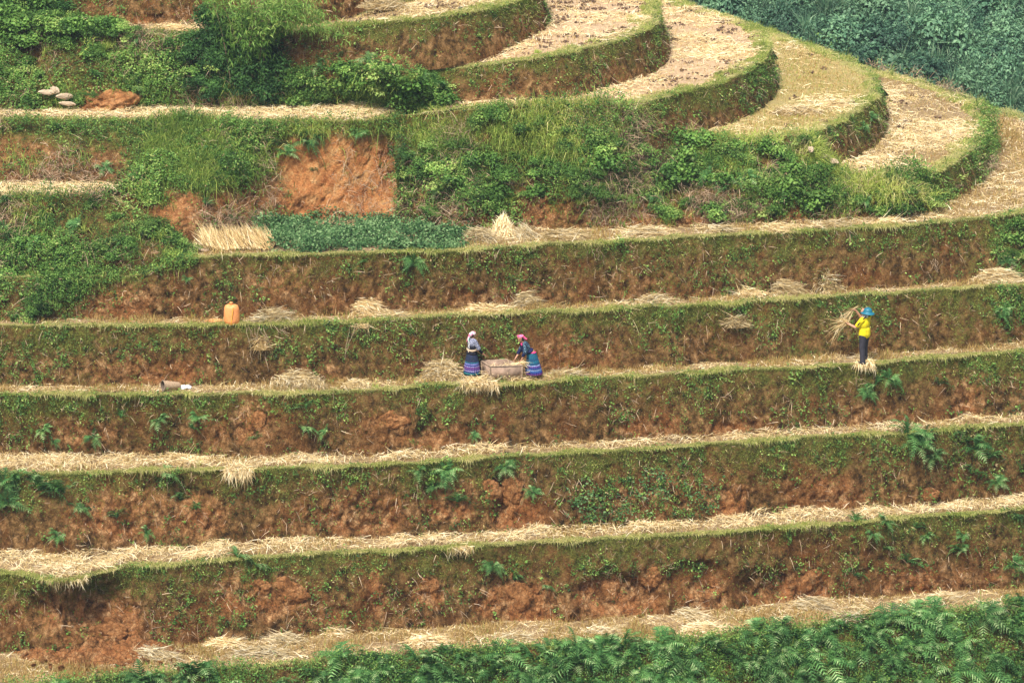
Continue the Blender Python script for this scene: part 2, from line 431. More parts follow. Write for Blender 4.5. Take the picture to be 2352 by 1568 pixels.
# flat fields, running in under the bank behind
for k in range(1, 6):
    lip = P(US, LIP[k], np.full(NU, Z[k])); back = lip+A3([0, 5.0 if k > 1 else 7.0, 0]); fr = lip+A3([0, .16, 0])
    tread(('t', k), 'terrace_field', fr, back, 70, M['field'])
lip6 = P(US, LIP[6], np.full(NU, Z[6]))
crestR = np.stack([lip6[:, 0]*1.06, np.interp(US, [-330, 1900, 2100, 2240, 2352, 2500, 2680], [16, 19, *[P(a, b, Z[6])[1] for a, b in ((2100,183),(2240,232),(2352,265),(2500,318),(2680,395))]]), np.full(NU, Z[6])], -1)
tread(('t', 6), 'terrace_field', lip6+A3([0, .16, 0])+np.stack([US*0, 3.2*sst(455, 400, US), US*0], -1), crestR, 160, M['field'], .05)

# fern bank below the lowest field
lip1 = P(US, LIP[1], np.full(NU, Z[1]))
foot1 = lip1+A3([0, -3.2, -4.2])
riser(1, 'terrace_bank', foot1, lip1, 50, .15, mk_moss(.1, .5), mk_bare([], .2), bulge=.1)
low = foot1+A3([0, -26, -12.0]); low[:, 0] *= 1.5
G = np.stack([foot1*(1-t)+low*t for t in np.linspace(0, 1, 60)]); G[..., 2] += .35*fbm(G, .25, 4, 5)-.15
o_ = link('lower_hillside', raw_mesh('lower_hillside', G, grid_faces(*G.shape[:2]), {'moss': np.full(G.shape[:2], .8), 'bare': np.zeros(G.shape[:2])}, True), M['earth']); tag(o_, kind='structure')

# left: small upper field, overgrown bank, the high field and its scarp
z6, z7, z8 = Z[6], ZL7, ZT8
cB_top = catmull([(-330,455,z7),(0,455,z7),(150,453,z7),(235,443,z7),(280,468,z7-.25),(340,505,z7-.6),(400,548,z7-1.0),(450,578,z6+.05)], 420)
cB_bot = catmull([(-330,800,z6-2.4),(0,792,z6-2.3),(70,760,z6-1.75),(120,700,z6-1.1),(180,665,z6-.7),(225,625,z6-.3),(290,625,z6-.3),(350,604,z6-.02),(455,590,z6-.05)], 420)
cB_bot = cB_bot+A3([0, 1.15, -.05])
riser('LB', 'overgrown_bank', cB_bot, cB_top, 60, .16, lambda u, v, t, G: .55+.4*fbm(G, .6, 3, 4), mk_bare([(330,560,60,40,.7)], .1), bulge=.22, bund=.02)
tread(('t', 7), 'terrace_field', catmull([(-330,453,z7),(0,453,z7),(150,451,z7),(240,441,z7),(262,432,z7)], 260)+A3([0, .1, 0]), catmull([(-330,380,z7),(0,380,z7),(150,385,z7),(300,400,z7),(330,410,z7)], 260), 30, M['field'])
c8_lip = catmull([(-330,272,z8),(0,273,z8),(200,275,z8),(400,278,z8),(600,280,z8),(800,279,z8),(870,274,z8),(915,262,z8),(935,245,z8),(940,225,z8)], 700)
c8_foot = catmull([(-330,426,z7),(0,426,z7),(180,426,z7),(270,440,z7-.15),(350,480,z7-.55),(440,530,z6+.35),(540,528,z6),(650,508,z6),(800,506,z6),(920,506,z6),(985,505,z6),(1040,500,z6)], 700)
riser('T8', 'terrace_bank', c8_foot, c8_lip, 50, .13, mk_moss(.12, .5, [(480,370,180,70,.6),(300,300,300,40,.4)]), mk_bare(BARE['T8'], .25), bulge=.0, rough=.2)
tread(('t', 8), 'terrace_field', c8_lip-outward(c8_lip)*.16, np.stack([c8_lip[:, 0]*.9-1, np.full(700, 9.0), np.full(700, z8)], -1), 60, M['field'])

# big overgrown bank between field six and the curving fields
cH_top = catmull([(905,268,z8+.02),(1000,262,ZC-.35),(1060,254,ZC-.15),(1180,246,ZC+.0),(1300,242,ZC+.02),(1440,242,ZC+.02),(1480,262,ZC-.5),(1510,300,ZB+.1),(1600,314,ZB+.03),(1720,320,ZB+.03),(1850,314,ZB+.03),(1885,345,ZB-.5),(1930,395,ZA+.1),(1975,416,ZA+.03),(2060,420,ZA+.0),(2120,440,ZA-.4),(2165,470,z6+.05)], 900)
cH_bot = catmull([(915,512,z6),(1000,520,z6),(1060,535,z6),(1150,530,z6),(1300,528,z6),(1450,524,z6),(1520,522,z6),(1600,520,z6),(1700,518,z6),(1780,516,z6),(1860,512,z6),(1900,508,z6),(1950,504,z6),(2000,500,z6),(2070,494,z6),(2130,488,z6),(2175,480,z6)], 900)
riser('H', 'overgrown_bank', cH_bot, cH_top, 70, .2, lambda u, v, t, G: .25+.35*sst(.2, .7, t)+.4*fbm(G, .6, 3, 4), mk_bare([(1190,430,50,50,.8),(1250,480,80,30,.6),(1450,500,100,25,.8),(1620,500,60,25,.6),(1780,480,120,25,.5),(1390,505,60,20)], .4), bulge=.12, bund=.02)

# top left overgrown bank
cG_top = catmull([(-330,70,ZE-.8),(0,70,ZE-.8),(200,78,ZE-.8),(330,82,ZE-.8),(480,82,ZE-.8),(580,84,ZE-.85),(625,110,ZE-1.2),(650,160,ZD-.65),(800,163,ZD-.55),(930,168,ZD-.35),(985,200,ZD-.9),(1030,240,ZC-.1)], 700)
cG_bot = catmull([(-330,258,z8),(0,258,z8),(200,255,z8),(330,252,z8),(480,250,z8),(580,248,z8),(640,248,z8),(690,247,z8),(780,245,z8),(870,246,z8),(960,262,z8-.1),(1050,268,z8)], 700)
riser('G', 'overgrown_bank', cG_bot, cG_top, 50, .16, lambda u, v, t, G: .6+.4*fbm(G, .6, 3, 4), mk_bare([], .15), bulge=.1, bund=.02)

# the curving fields of the spur
FL = {'E': [(560,86,ZE-.85),(640,77,ZE-.75),(760,64,ZE-.5),(900,51,ZE-.3),(1000,41,ZE-.1),(1100,23,ZE),(1180,4,ZE),(1228,-20,ZE),(1235,-50,ZE),(1200,-80,ZE),(1100,-100,ZE)],
      'D': [(600,172,ZD-.8),(800,167,ZD-.68),(950,167,ZD-.55),(1100,152,ZD-.35),(1250,131,ZD-.05),(1350,112,ZD),(1440,88,ZD),(1496,60,ZD),(1512,32,ZD),(1503,2,ZD),(1465,-28,ZD),(1400,-50,ZD),(1300,-70,ZD)],
      'C': [(960,262,ZC-.35),(1040,253,ZC-.15),(1150,244,ZC),(1300,241,ZC),(1450,238,ZC),(1550,215,ZC),(1650,193,ZC),(1716,164,ZC),(1752,132,ZC),(1762,102,ZC),(1750,72,ZC),(1695,46,ZC),(1600,15,ZC),(1530,-8,ZC),(1430,-34,ZC),(1300,-55,ZC)],
      'B': [(1470,306,ZB-.05),(1600,313,ZB),(1720,319,ZB),(1830,312,ZB),(1900,292,ZB),(1958,264,ZB),(2002,230,ZB),(2014,202,ZB),(2005,172,ZB),(1950,141,ZB),(1880,112,ZB),(1770,72,ZB),(1700,50,ZB),(1590,18,ZB),(1450,-20,ZB)],
      'A': [(1880,405,ZA-.05),(1960,414,ZA),(2060,414,ZA),(2148,394,ZA),(2218,354,ZA),(2256,313,ZA),(2260,276,ZA),(2238,241,ZA),(2180,212,ZA),(2100,182,ZA),(2005,160,ZA),(1900,118,ZA),(1750,66,ZA)]}
LOW = {'E': ZD, 'D': ZC, 'C': ZB, 'B': ZA, 'A': z6}
LIPW = {}
for k in 'EDCBA':
    lip = catmull(FL[k], 700); LIPW[k] = lip; o = outward(lip)
    below = np.full(700, LOW[k])
    if k == 'E': below = lip[:, 2]-1.15
    if k == 'D': below = lip[:, 2]-np.interp(PX(lip)[0], [940, 1300], [.78, 1.22])
    dz = lip[:, 2]-below
    front = np.clip(-o[:, 1], 0, 1)                     # banks lean back more where they face the valley
    foot = lip+o*(dz*(.30+.30*front))[:, None]; foot[:, 2] = below-.02
    i0 = {'E': 0, 'D': 975, 'C': 1425, 'B': 1835, 'A': 1925}[k]
    i0 = 0 if k == 'E' else int(np.argmax(PX(lip)[0] > i0))
    riser(k, 'terrace_bank', foot[i0:], lip[i0:], 28, .08, mk_moss({'E': .2, 'D': .15, 'C': .25, 'B': .25, 'A': .35}[k], .72), mk_bare([(1750,440,60,20,.4)], .4), bund=.04, lipw=.42)
    cen = A3([*P(1050, -60, ZE)[:2], 0.0]) if k in 'ED' else A3([*P(1250, -40, ZD)[:2], 0.0])
    if k in 'BA': cen = A3([*P(1500, 60, ZB)[:2], 0.0])
    bk = lip*.2+(cen+A3([0, 0, 1.0])*lip[:, 2:3])*.8; bk[:, 2] = lip[:, 2]
    tread(('f', k), 'terrace_field', lip-o*.2, bk, 70, M[{'E': 'field', 'D': 'field_pink', 'C': 'field_pink', 'B': 'field_green', 'A': 'field'}[k]], .05)
# field E to the left and the bank that closes the picture at the top
cF_foot = catmull([(-330,42,ZE-.8),(0,38,ZE-.8),(180,44,ZE-.8),(330,62,ZE-.8),(480,56,ZE-.8),(600,46,ZE-.8),(740,34,ZE-.5),(850,0,ZE-.3),(920,-22,ZE-.1),(1000,-60,ZE)], 600)
cF_lip = cF_foot+A3([0, .8, 1.9]); 
riser('F', 'terrace_bank', cF_foot, cF_lip, 36, .10, mk_moss(.1, .5, [(40,20,110,60,.6)]), mk_bare([(420,40,120,20,.4)], .3))
tread(('f', 'e'), 'terrace_field', catmull([(-330,66,ZE-.82),(0,66,ZE-.82),(200,74,ZE-.82),(480,79,ZE-.82),(620,80,ZE-.8)], 300), catmull([(-330,20,ZE-.8),(0,20,ZE-.8),(200,20,ZE-.8),(480,20,ZE-.8),(700,20,ZE-.72)], 300), 20, M['field'])
tF = cF_lip+A3([-3, 14, 0.5])
G = np.stack([cF_lip*(1-t)+tF*t for t in np.linspace(0, 1, 30)])
o_ = link('upper_field', raw_mesh('upper_field', G, grid_faces(*G.shape[:2]), None, True), M['field']); tag(o_, kind='structure')
# the far side of the spur, falling away behind its crest
for c in (LIPW['C'][430:], LIPW['B'][330:], LIPW['A'][420:], crestR[700:]):
    c = c.copy(); G = np.stack([c+A3([.5*s, s, -.75*s-.02]) for s in np.linspace(0, 16, 24)])
    G[1:, :, 2] += .2*fbm(G[1:], .5, 3, 8)
    G[..., 2] -= .05
    o_ = link('far_side_slope', raw_mesh('far_side_slope', G, grid_faces(*G.shape[:2]), {'moss': np.full(G.shape[:2], .9), 'bare': np.zeros(G.shape[:2])}, True), M['earth']); tag(o_, kind='structure')
# hill across the gully and the valley floor
X, Y = np.meshgrid(np.linspace(-60, 110, 160), np.linspace(38, 140, 110))
HZ = lambda x, y: -16+(y-38)*.62+1.6*fbm(np.stack([x, y, x*0], -1), .07, 4, 12)
G = np.stack([X, Y, HZ(X, Y)], -1)
o_ = link('far_hillside', raw_mesh('far_hillside', G, grid_faces(*G.shape[:2]), {'moss': np.full(G.shape[:2], .95), 'bare': np.zeros(G.shape[:2])}, True), M['earth']); tag(o_, kind='structure')
G = A3([[[-900, -900, -24], [900, -900, -24]], [[-900, 900, -24], [900, 900, -24.]]])
o_ = link('valley_ground', raw_mesh('valley_ground', G, grid_faces(2, 2), {'moss': np.full((2, 2), .9), 'bare': np.zeros((2, 2))}), M['earth']); tag(o_, kind='structure')
# ------------------------------------------------------------------ sampling points on the slope
def inframe(p, mu=130, mv=110):
    u, v = PX(p); return (u > -mu) & (u < W0+mu) & (v > -mv) & (v < H0+mv)
def sample(p, dens, wfun=None, rows=None):
    """random points on a patch: position, normal, t, u, v, moss"""
    G, N = p.G, p.N
    if rows is not None:
        G = G[rows[0]:rows[1]]; N = N[rows[0]:rows[1]]
    sl = slice(*(rows or (0, len(p.G))))
    a = G[:-1, :-1]; b = G[:-1, 1:]; c = G[1:, :-1]; d = G[1:, 1:]
    ar = np.linalg.norm(np.cross(b-a, c-a), axis=-1)
    u, v = PX((a+d)/2)
    ar = ar*((u > -130) & (u < W0+130) & (v > -110) & (v < H0+110))
    tt = p.t[sl][:-1, :-1]
    wt = ar if wfun is None else ar*np.clip(wfun(u, v, tt, (a+d)/2), 0, None)
    tot = wt.sum(); n = int(tot*dens)
    if n <= 0: return None
    idx = rng.choice(wt.size, n, p=(wt/tot).ravel()); i, j = np.unravel_index(idx, wt.shape)
    r, s = rng.random((2, n, 1))
    q = a[i, j]*(1-r)*(1-s)+b[i, j]*r*(1-s)+c[i, j]*(1-r)*s+d[i, j]*r*s
    return q, N[:-1, :-1][i, j], tt[i, j], *PX(q)
def unit(v): return v/np.maximum(np.linalg.norm(v, axis=-1, keepdims=True), 1e-9)
def rnd(n, s=1.0): return rng.normal(size=(n, 3))*s
UPZ = A3([0, 0, 1.0])
def clusters(q, n, k, rad):
    """k points round each point, with the same normal"""
    idx = np.repeat(np.arange(len(q)), k); p = q[idx]+rnd(len(idx), 1.0)*rad
    return p, n[idx], idx

def pip(xy, poly):
    x, y = xy[:, 0], xy[:, 1]; px, py = poly[:, 0], poly[:, 1]; inside = np.zeros(len(x), bool)
    j = len(px)-1
    for i in range(len(px)):
        c = ((py[i] > y) != (py[j] > y)) & (x < (px[j]-px[i])*(y-py[i])/(py[j]-py[i]+1e-12)+px[i])
        inside ^= c; j = i
    return inside

# ---- leaves of creeping weeds, turf and twigs on the earth banks
weeds, turf, twigs, fringe = Geo(), Geo(), Geo(), Geo()
WD = {2: 1.5, 3: 1.5, 4: 1.6, 5: 1.9, 6: 1.8, 'E': 1.8, 'D': 1.7, 'C': 2.2, 'B': 2.4, 'A': 2.4, 'F': 1.4, 'T8': 2.2, 1: 2.5}
VEG = {'T8': [(120,298,160,14,1.2),(60,370,50,30,.5),(190,350,50,30,.5),(450,365,160,72,2.6),(420,312,200,32,2.2),(420,330,80,60,2.5),(330,298,400,14,1.2),(720,300,200,14,1.6),(300,460,80,40,1.5)], 6: [(2330,560,50,90,6.0),(100,700,150,90,4),(200,640,120,50,2)], 5: [(2330,700,50,60,3.0),(60,830,80,60,2.0)], 3: [(1420,1150,110,60,3.0),(1560,1130,100,60,2.4),(1380,1190,60,25,2)], 2: [(1200,1300,1200,20,.8),(480,1310,180,25,2.5),(480,1400,90,60,1.8)], 4: [(300,920,600,15,.8),(1000,920,60,60,1)],
       'A': [(2080,435,110,34,2.6), (2265,330,30,90,.35)], 'C': [(1740,230,60,80,1.5)], 'F': [(40,20,130,60,8)]}
for k, wd in WD.items():
    p = PATCH[k]
    def wf(u, v, t, G, k=k):
        n = fbm(G, .9, 3, 17); n2 = fbm(G, 2.6, 2, 19)
        m = np.clip(.25+1.6*n+1.5*n2, .02, 2.6)*(.62+.55*sst(.1, 1, t))
        m = m*(1-.85*ell(u, v, BARE.get(k, [])))+ell(u, v, VEG.get(k, []))*np.clip(.6+n2, .1, 2)
        return m*(t < 1.05)*(t > -.02)
    s = sample(p, 34*wd, wf)
    q, n, t, u, v = s
    kk = 7; pp, nn, ix = clusters(q, n, kk, .06)
    sz = (.020+.062*rng.random(len(q))**2)[ix]*rng.uniform(.7, 1.3, len(ix))
    ti = np.clip(rng.normal(.52, .22, len(q))[ix]+rng.normal(0, .12, len(ix)), 0, 1)
    weeds.leaves(pp+nn*(.03+rng.random((len(pp), 1))*.05), unit(nn*.7+UPZ*.9+rnd(len(pp), .45)), sz, ti, .6)
    # short turf and moss blades
    s = sample(p, 330*(1.4 if k in 'ABCDE' or k in (1,) else 1) if not isinstance(k, int) else 330, lambda u, v, t, G, k=k: (sst(.2, .95, t)*.9+.12)*np.clip(.6+1.6*fbm(G, 1.3, 3, 27), 0, 2)*(1-.9*ell(u, v, BARE.get(k, [])))*(t > 0)*(t < 1.1))
    q, n, t, u, v = s
    turf.blades(q, unit(n*.9+UPZ*.7+rnd(len(q), .5)), rng.uniform(.04, .13, len(q)), rng.uniform(.008, .016, len(q)), rng.uniform(.2, 1.1, len(q)), np.clip(rng.normal(.36, .27, len(q)), 0, 1))
    # dry bits and rootlets
    s = sample(p, 26, lambda u, v, t, G: (t > 0)*(t < 1)*np.clip(.5+fbm(G, 1.1, 2, 37), .05, 2))
    q, n, t, u, v = s
    twigs.blades(q+n*.03, unit(n*.35+rnd(len(q), .6)-UPZ*.3), rng.uniform(.08, .40, len(q)), rng.uniform(.006, .013, len(q)), rng.uniform(-.3, .6, len(q)), rng.uniform(.2, 1, len(q)))
# ---- grass hanging over every lip
def lipgrass(lip, o, dens, lo=.05, hi=.17, tint=(.62, .17), wmul=None, width=.42):
    seg = np.linalg.norm(np.diff(lip, axis=0), axis=1); ok = inframe(lip[:-1])
    w = seg*ok
    if wmul is not None: w = w*wmul[:-1]
    n = int(w.sum()*dens); i = rng.choice(len(w), n, p=w/w.sum()); r = rng.random((n, 1))
    q = lip[i]*(1-r)+lip[i+1]*r; oo = o[i]
    off = rng.beta(1.6, 1.6, (n, 1))*width*(1+.6*fbm(q, .9, 3, 53))[:, None]-.10-.06*np.clip(fbm(q, 2.0, 2, 54), 0, 1)[:, None]
    q = q-oo*off+UPZ*(.02-.25*np.clip(-off, 0, 1)*1.0)
    big = np.clip(.72+1.5*fbm(q, 1.7, 4, 47), .12, 2.4)
    fringe.blades(q, unit(UPZ*1.0+oo*(.35+.5*(off < .05))+rnd(n, .35)), rng.uniform(lo, hi, n)*big, rng.uniform(.008, .016, n), rng.uniform(.2, 1.2, n), np.clip(rng.normal(*tint, n)+.28*fbm(q, .9, 3, 57), 0, 1))
for k in range(1, 7):
    l = P(US, LIP[k], np.full(NU, Z[k])); lipgrass(l, outward(l), 700 if k > 1 else 400, lo=.05, hi=.20, tint=(.82, .19), wmul=(US > 420)*1.0 if k == 6 else ((US > 95)*1.0 if k == 5 else None), width=.34 if k in (5, 6) else .27)
    # left-leaning tall tufts standing on the lip
for k in 'ABCDE':
    lipgrass(LIPW[k], outward(LIPW[k]), 1100, .06, .22, tint=(.76, .16), width=.7)
gE = catmull([(-330,66,ZE-.8),(0,66,ZE-.8),(200,74,ZE-.8),(480,79,ZE-.8),(620,80,ZE-.8)], 300); lipgrass(gE, outward(gE), 900, .08, .3, tint=(.5, .2), width=.5)
lipgrass(c8_lip, outward(c8_lip), 380, tint=(.6, .2), width=.35)
lipgrass(crestR[690:], outward(crestR[690:]), 700, .08, .28, tint=(.8, .15), width=1.2)

# ---- stubble standing on the fields, and straw lying on them
stub, loose, clods = Geo(), Geo(), Geo()
def feetpoly(key):
    return None
def on_field(q, z, blocks):
    ok = np.ones(len(q), bool)
    for b in blocks: ok &= ~pip(q[:, :2], b)
    return ok
def poly_of(lip, grow):
    o = outward(lip); c = (lip+o*grow)[::8, :2]
    far = A3([[c[-1, 0]-25, c[-1, 1]+4], [c[0, 0]-25, c[0, 1]+4]]); return np.vstack([c, far])
BLK = {k: poly_of(LIPW[k], .45) for k in 'ABCDE'}
def straw_on(q, L, W, tint, tilt=.12, n_dir=None, lift=.03, side=True):
    n = len(q); a = rng.uniform(0, 2*math.pi, n) if n_dir is None else n_dir
    d = unit(np.stack([np.cos(a), np.sin(a), rng.normal(.04, tilt, n)], -1))
    loose.blades(q+UPZ*lift*rng.random((n, 1)), d, L, W, rng.uniform(.0, .35, n), tint, side=unit(np.cross(d, UPZ+rnd(n, .35))))
COVER = {1: (.5, 3.6), 2: (2.3, 1.3), 3: (1.7, 1.6), 4: (.6, 3.6), 5: (.55, 3.2), 6: (.9, 2.0)}
for k in range(1, 7):
    p = PATCH[('t', k)]; zk = Z[k]
    nextfoot = P(US, FOOT[k+1], np.full(NU, zk)) if k < 6 else None
    cs, st = COVER[k]
    def vis(u, v, t, G, k=k):
        if k < 6:
            fy = np.interp(G[..., 0], nextfoot[:, 0], nextfoot[:, 1]); return (G[..., 1] < fy+.12)*1.0
        uu = np.interp(u, [0, 900, 1200, 1900, 2060, 2200], [580, 500, 515, 500, 478, 180]); return (v > uu)*1.0
    def tuftn(G): return np.clip(.55+.9*fbm(G, .8, 3, 61), .1, 1.6)
    s = sample(p, 230*st, lambda u, v, t, G: vis(u, v, t, G)*tuftn(G))
    q, n, t, u, v = s; m = len(q)
    if k == 6:
        keep = ~((u > 600) & (u < 1070) & (v < 582)); q = q[keep]; m = len(q)
    tn = np.clip(rng.normal(.42, .2, m), 0, .8); g = rng.random(m) < .05; tn[g] = 1.0
    stub.blades(q-UPZ*.02, unit(UPZ+rnd(m, .24)), rng.uniform(.10, .32, m)*np.clip(.85+.5*fbm(q, 1.5, 2, 7), .3, 1.4), rng.uniform(.008, .016, m), rng.uniform(0, .5, m), tn)
    s = sample(p, 260*cs, lambda u, v, t, G: vis(u, v, t, G)*np.clip(.65+1.2*fbm(G, 1.5, 3, 63), .15, 2)*(1 if cs < 1 else sst(-.01, .03, t)))
    q, n, t, u, v = s; m = len(q)
    if k == 6:
        keep = ~((u > 600) & (u < 1070) & (v < 582)); q = q[keep]; m = len(q)
    hump = .08*np.clip(fbm(q, 1.3, 4, 65)*1.3+.25, 0, 1)*min(cs, 1.5)
    straw_on(q+UPZ*hump[:, None], rng.uniform(.18, .5, m), rng.uniform(.008, .016, m), np.clip(rng.normal(.70, .22, m)-.4*(rng.random(m) < .2), 0, 1), .2, lift=.10 if cs > 1 else .04)
FK = {'A': (.9, 1.2, 'B', z6), 'B': (1.0, .6, 'C', ZB), 'C': (.35, 1.5, 'D', ZC), 'D': (.35, 1.4, 'E', ZD), 'E': (.5, .9, None, ZE)}
for k, (st, cs, up, _) in FK.items():
    p = PATCH[('f', k)]
    def vis(u, v, t, G, up=up):
        w = np.ones(u.shape)
        if up: w = w*(~pip(G.reshape(-1, 3)[:, :2], BLK[up])).reshape(u.shape)
        return w
    s = sample(p, 230*st, lambda u, v, t, G: vis(u, v, t, G)*np.clip(.7+.9*fbm(G, .5, 3, 67), .15, 1.6))
    q, n, t, u, v = s; m = len(q)
    tn = np.clip(rng.normal(.5, .2, m), 0, .8); g = rng.random(m) < (.22 if k == 'B' else .06); tn[g] = 1.0
    stub.blades(q-UPZ*.02, unit(UPZ+rnd(m, .3)), rng.uniform(.07, .2, m), rng.uniform(.010, .017, m), rng.uniform(0, .5, m), tn)
    def wpatch(u, v, t, G, k=k):
        w = vis(u, v, t, G)*np.clip(.5+1.6*fbm(G, .7, 4, 69), .05, 2)
        if k == 'B': w = w*(.12+ell(u, v, [(1900,245,80,25),(1830,275,140,28),(1700,300,120,20),(1830,110,70,30,.7)]))
        return w
    s = sample(p, 230*cs, wpatch); q, n, t, u, v = s; m = len(q)
    hump = .08*np.clip(fbm(q, 1.2, 3, 65)+.3, 0, 1)
    straw_on(q+UPZ*hump[:, None], rng.uniform(.2, .5, m), rng.uniform(.010, .019, m), np.clip(rng.normal(.66, .2, m), 0, 1), .14)
for key, dens in ((('t', 7), 500), (('t', 8), 330), (('f', 'e'), 200)):
    p = PATCH[key]
    def vis8(u, v, t, G, key=key):
        if key[1] == 7: return (v > 415)*(u < 260)*1.0
        if key[1] == 8: return (v > 236)*(v < 285)*(u < 935)*1.0
        return (u > 140)*(u < 560)*1.0
    s = sample(p, dens, vis8); q, n, t, u, v = s; m = len(q)
    straw_on(q+UPZ*.05, rng.uniform(.18, .5, m), rng.uniform(.008, .015, m), np.clip(rng.normal(.7, .18, m), 0, 1), .16, lift=.08)
    s = sample(p, 130, vis8); q, n, t, u, v = s; m = len(q)
    tn = np.clip(rng.normal(.5, .2, m), 0, .85); tn[rng.random(m) < .15] = 1
    stub.blades(q, unit(UPZ+rnd(m, .3)), rng.uniform(.08, .24, m), rng.uniform(.008, .014, m), rng.uniform(0, .5, m), tn)
# dark clods of turned earth among the straw of the upper fields
def clod_mesh(q, r, tint):
    n = len(q); ico = []
    base = A3([[1,0,0],[-1,0,0],[0,1,0],[0,-1,0],[0,0,1],[0,0,-.6]], float); fc = A3([[0,2,4],[2,1,4],[1,3,4],[3,0,4],[2,0,5],[1,2,5],[3,1,5],[0,3,5]])
    V = q[:, None]+base[None]*r[:, None, None]*rng.uniform(.5, 1.4, (n, 6, 1))
    F = (np.arange(n)[:, None, None]*6+fc[None]).reshape(-1, 3); clods.add(V, F, np.repeat(tint, 6))
for k, dn in (('D', 7.0), ('C', 8.0), ('A', 1.2), ('B', .5), ('E', 2.0)):
    p = PATCH[('f', k)]; up = FK[k][2]
    s = sample(p, dn, lambda u, v, t, G: (np.clip(.35+1.6*fbm(G, .8, 3, 73), 0, 3))*((~pip(G.reshape(-1, 3)[:, :2], BLK[up])).reshape(u.shape) if up else 1.0))
    q, n, t, u, v = s; pp, nn, ix = clusters(q, n, 7, .11); pp[:, 2] = q[ix][:, 2]
    clod_mesh(pp+UPZ*.03, rng.uniform(.018, .055, len(pp)), rng.uniform(0, 1, len(pp)))
M['clod'] = tint_mat('clod', [(0, (.09, .055, .035)), (1, (.24, .15, .10))], 0, .95, .1)

# ---- the overgrown banks: leaves in clumps, long grass, dead stems
under, tallg, dead = Geo(), Geo(), Geo()
DR = [(640,180,60,60,.9),(90,150,25,30,.9),(360,90,60,12,.9)]
BK = {'T8': (1.0, 1.2, []), 'A': (.8, .8, []), 'G': (1.1, .9, [(380,105,90,25)]), 'LB': (1.2, .8, []), 'H': (1.0, 1.0, [])}
for k, (dl, dg, bl) in BK.items():
    p = PATCH[k]; rows = (1, len(p.G)-1)
    def clump(G): return fbm(G, .75, 4, 81)
    def wl(u, v, t, G, k=k):
        m = np.clip(.62+1.1*clump(G), .08, 1.7)
        b = ell(u, v, {'H': [(1190,430,45,45),(1250,480,80,25,.8),(1450,500,90,22,.9),(1620,500,60,22,.8),(1780,490,100,22,.6),(1240,350,60,25,.5),(1340,500,100,25,.5)], 'G': [(85,150,20,40,.9),(480,180,20,30,.7),(660,225,60,18,.6)], 'LB': [(330,560,60,30,.8)], 'T8': BARE['T8'], 'A': []}[k])
        if k == 'H': m = m*(1-.6*sst(.25, .0, t))*(1-.45*sst(.55, .75, t))
        if k in ('T8', 'A'): m = m*(.10+1.0*ell(u+20*fbm(G, 1.5, 2, 7), v, VEG[k]))
        return m*(1-b)*(t > -.05)*(t < 1.2)
    s = sample(p, 280*dl, wl, rows); q, n, t, u, v = s
    h = (.10+.60*np.clip(clump(q)*1.2+.3, 0, 1))*(.4+.6*rng.random(len(q)))*(.5+.5*np.clip(t*2, 0, 1))
    pc = q+unit(n*.6+UPZ*.6)*h[:, None]
    # every sprig is a little whorl of leaves
    pp, nn, ix = clusters(pc, n, 5, .05)
    spec = fbm(q, .55, 2, 91)
    sz = (rng.uniform(.032, .075, len(q))*(1+.5*np.clip(spec, 0, 1)))[ix]*rng.uniform(.7, 1.25, len(ix))
    ti = np.clip(.50+.30*spec+rng.normal(0, .17, len(q)), 0, .93)[ix]+rng.normal(0, .09, len(ix))
    ti = np.clip(ti, 0, .95); ti[rng.random(len(ti)) < .025] = 1.0
    under.leaves(pp, unit(nn*.45+UPZ*.8+rnd(len(pp), .45)), sz, ti, .6)
    s = sample(p, 80*dg, lambda u, v, t, G, k=k: np.clip(.3+1.9*fbm(G, .5, 3, 83), .03, 2.2)*(t > 0)*(t < 1.25)*(1 if k != 'H' else (.3+.9*sst(.3, .7, t)))*(1 if k not in ('T8', 'A') else ell(u, v, VEG[k])+.04), rows); q, n, t, u, v = s
    pp, nn, ix = clusters(q, n, 5, .04); m = len(pp)
    tg = np.clip(.42+.25*fbm(q, .5, 2, 85)+(.22*sst(.45, .8, t) if k == 'H' else 0), 0, .9)[ix]+rng.normal(0, .1, m)
    tallg.blades(pp, unit(nn*.5+UPZ*1.0+rnd(m, .33)), rng.uniform(.25, .95, m), rng.uniform(.010, .022, m), rng.uniform(.3, 1.2, m), np.clip(tg-.04+.3*(rng.random(m) < .15), 0, 1))
    s = sample(p, 40, lambda u, v, t, G: np.clip(fbm(G, .6, 3, 87)*2, 0, 2)*(t > 0)*(t < 1.1), rows); q, n, t, u, v = s
    pp, nn, ix = clusters(q, n, 7, .10); m = len(pp)
    dead.blades(pp+nn*.1, unit(nn*.5+UPZ*.4+rnd(m, .7)), rng.uniform(.2, .6, m), rng.uniform(.007, .013, m), rng.uniform(0, .8, m), rng.uniform(0, .8, m))
# undergrowth between the ferns of the lowest bank
p = PATCH[1]
s = sample(p, 250, lambda u, v, t, G: np.clip(.75+.9*fbm(G, .8, 3, 81), .2, 1.6)*(t > .3)*(t < 1.02)); q, n, t, u, v = s
pc = q+unit(n*.6+UPZ*.6)*(rng.random((len(q), 1))*.35)
pp, nn, ix = clusters(pc, n, 4, .05)
under.leaves(pp, unit(nn*.45+UPZ*.8+rnd(len(pp), .45)), rng.uniform(.035, .08, len(pp)), np.clip(rng.normal(.50, .2, len(q))[ix], 0, .93), .6)
s = sample(p, 26, lambda u, v, t, G: np.clip(2*fbm(G, .5, 3, 83), .03, 2)*(t > .4)*(t < 1.1)); q, n, t, u, v = s
pp, nn, ix = clusters(q, n, 5, .05); m = len(pp)
tallg.blades(pp, unit(nn*.5+UPZ*1.2+rnd(m, .25)), rng.uniform(.3, .75, m), rng.uniform(.010, .018, m), rng.uniform(.3, 1.0, m), rng.uniform(.3, .7, m))
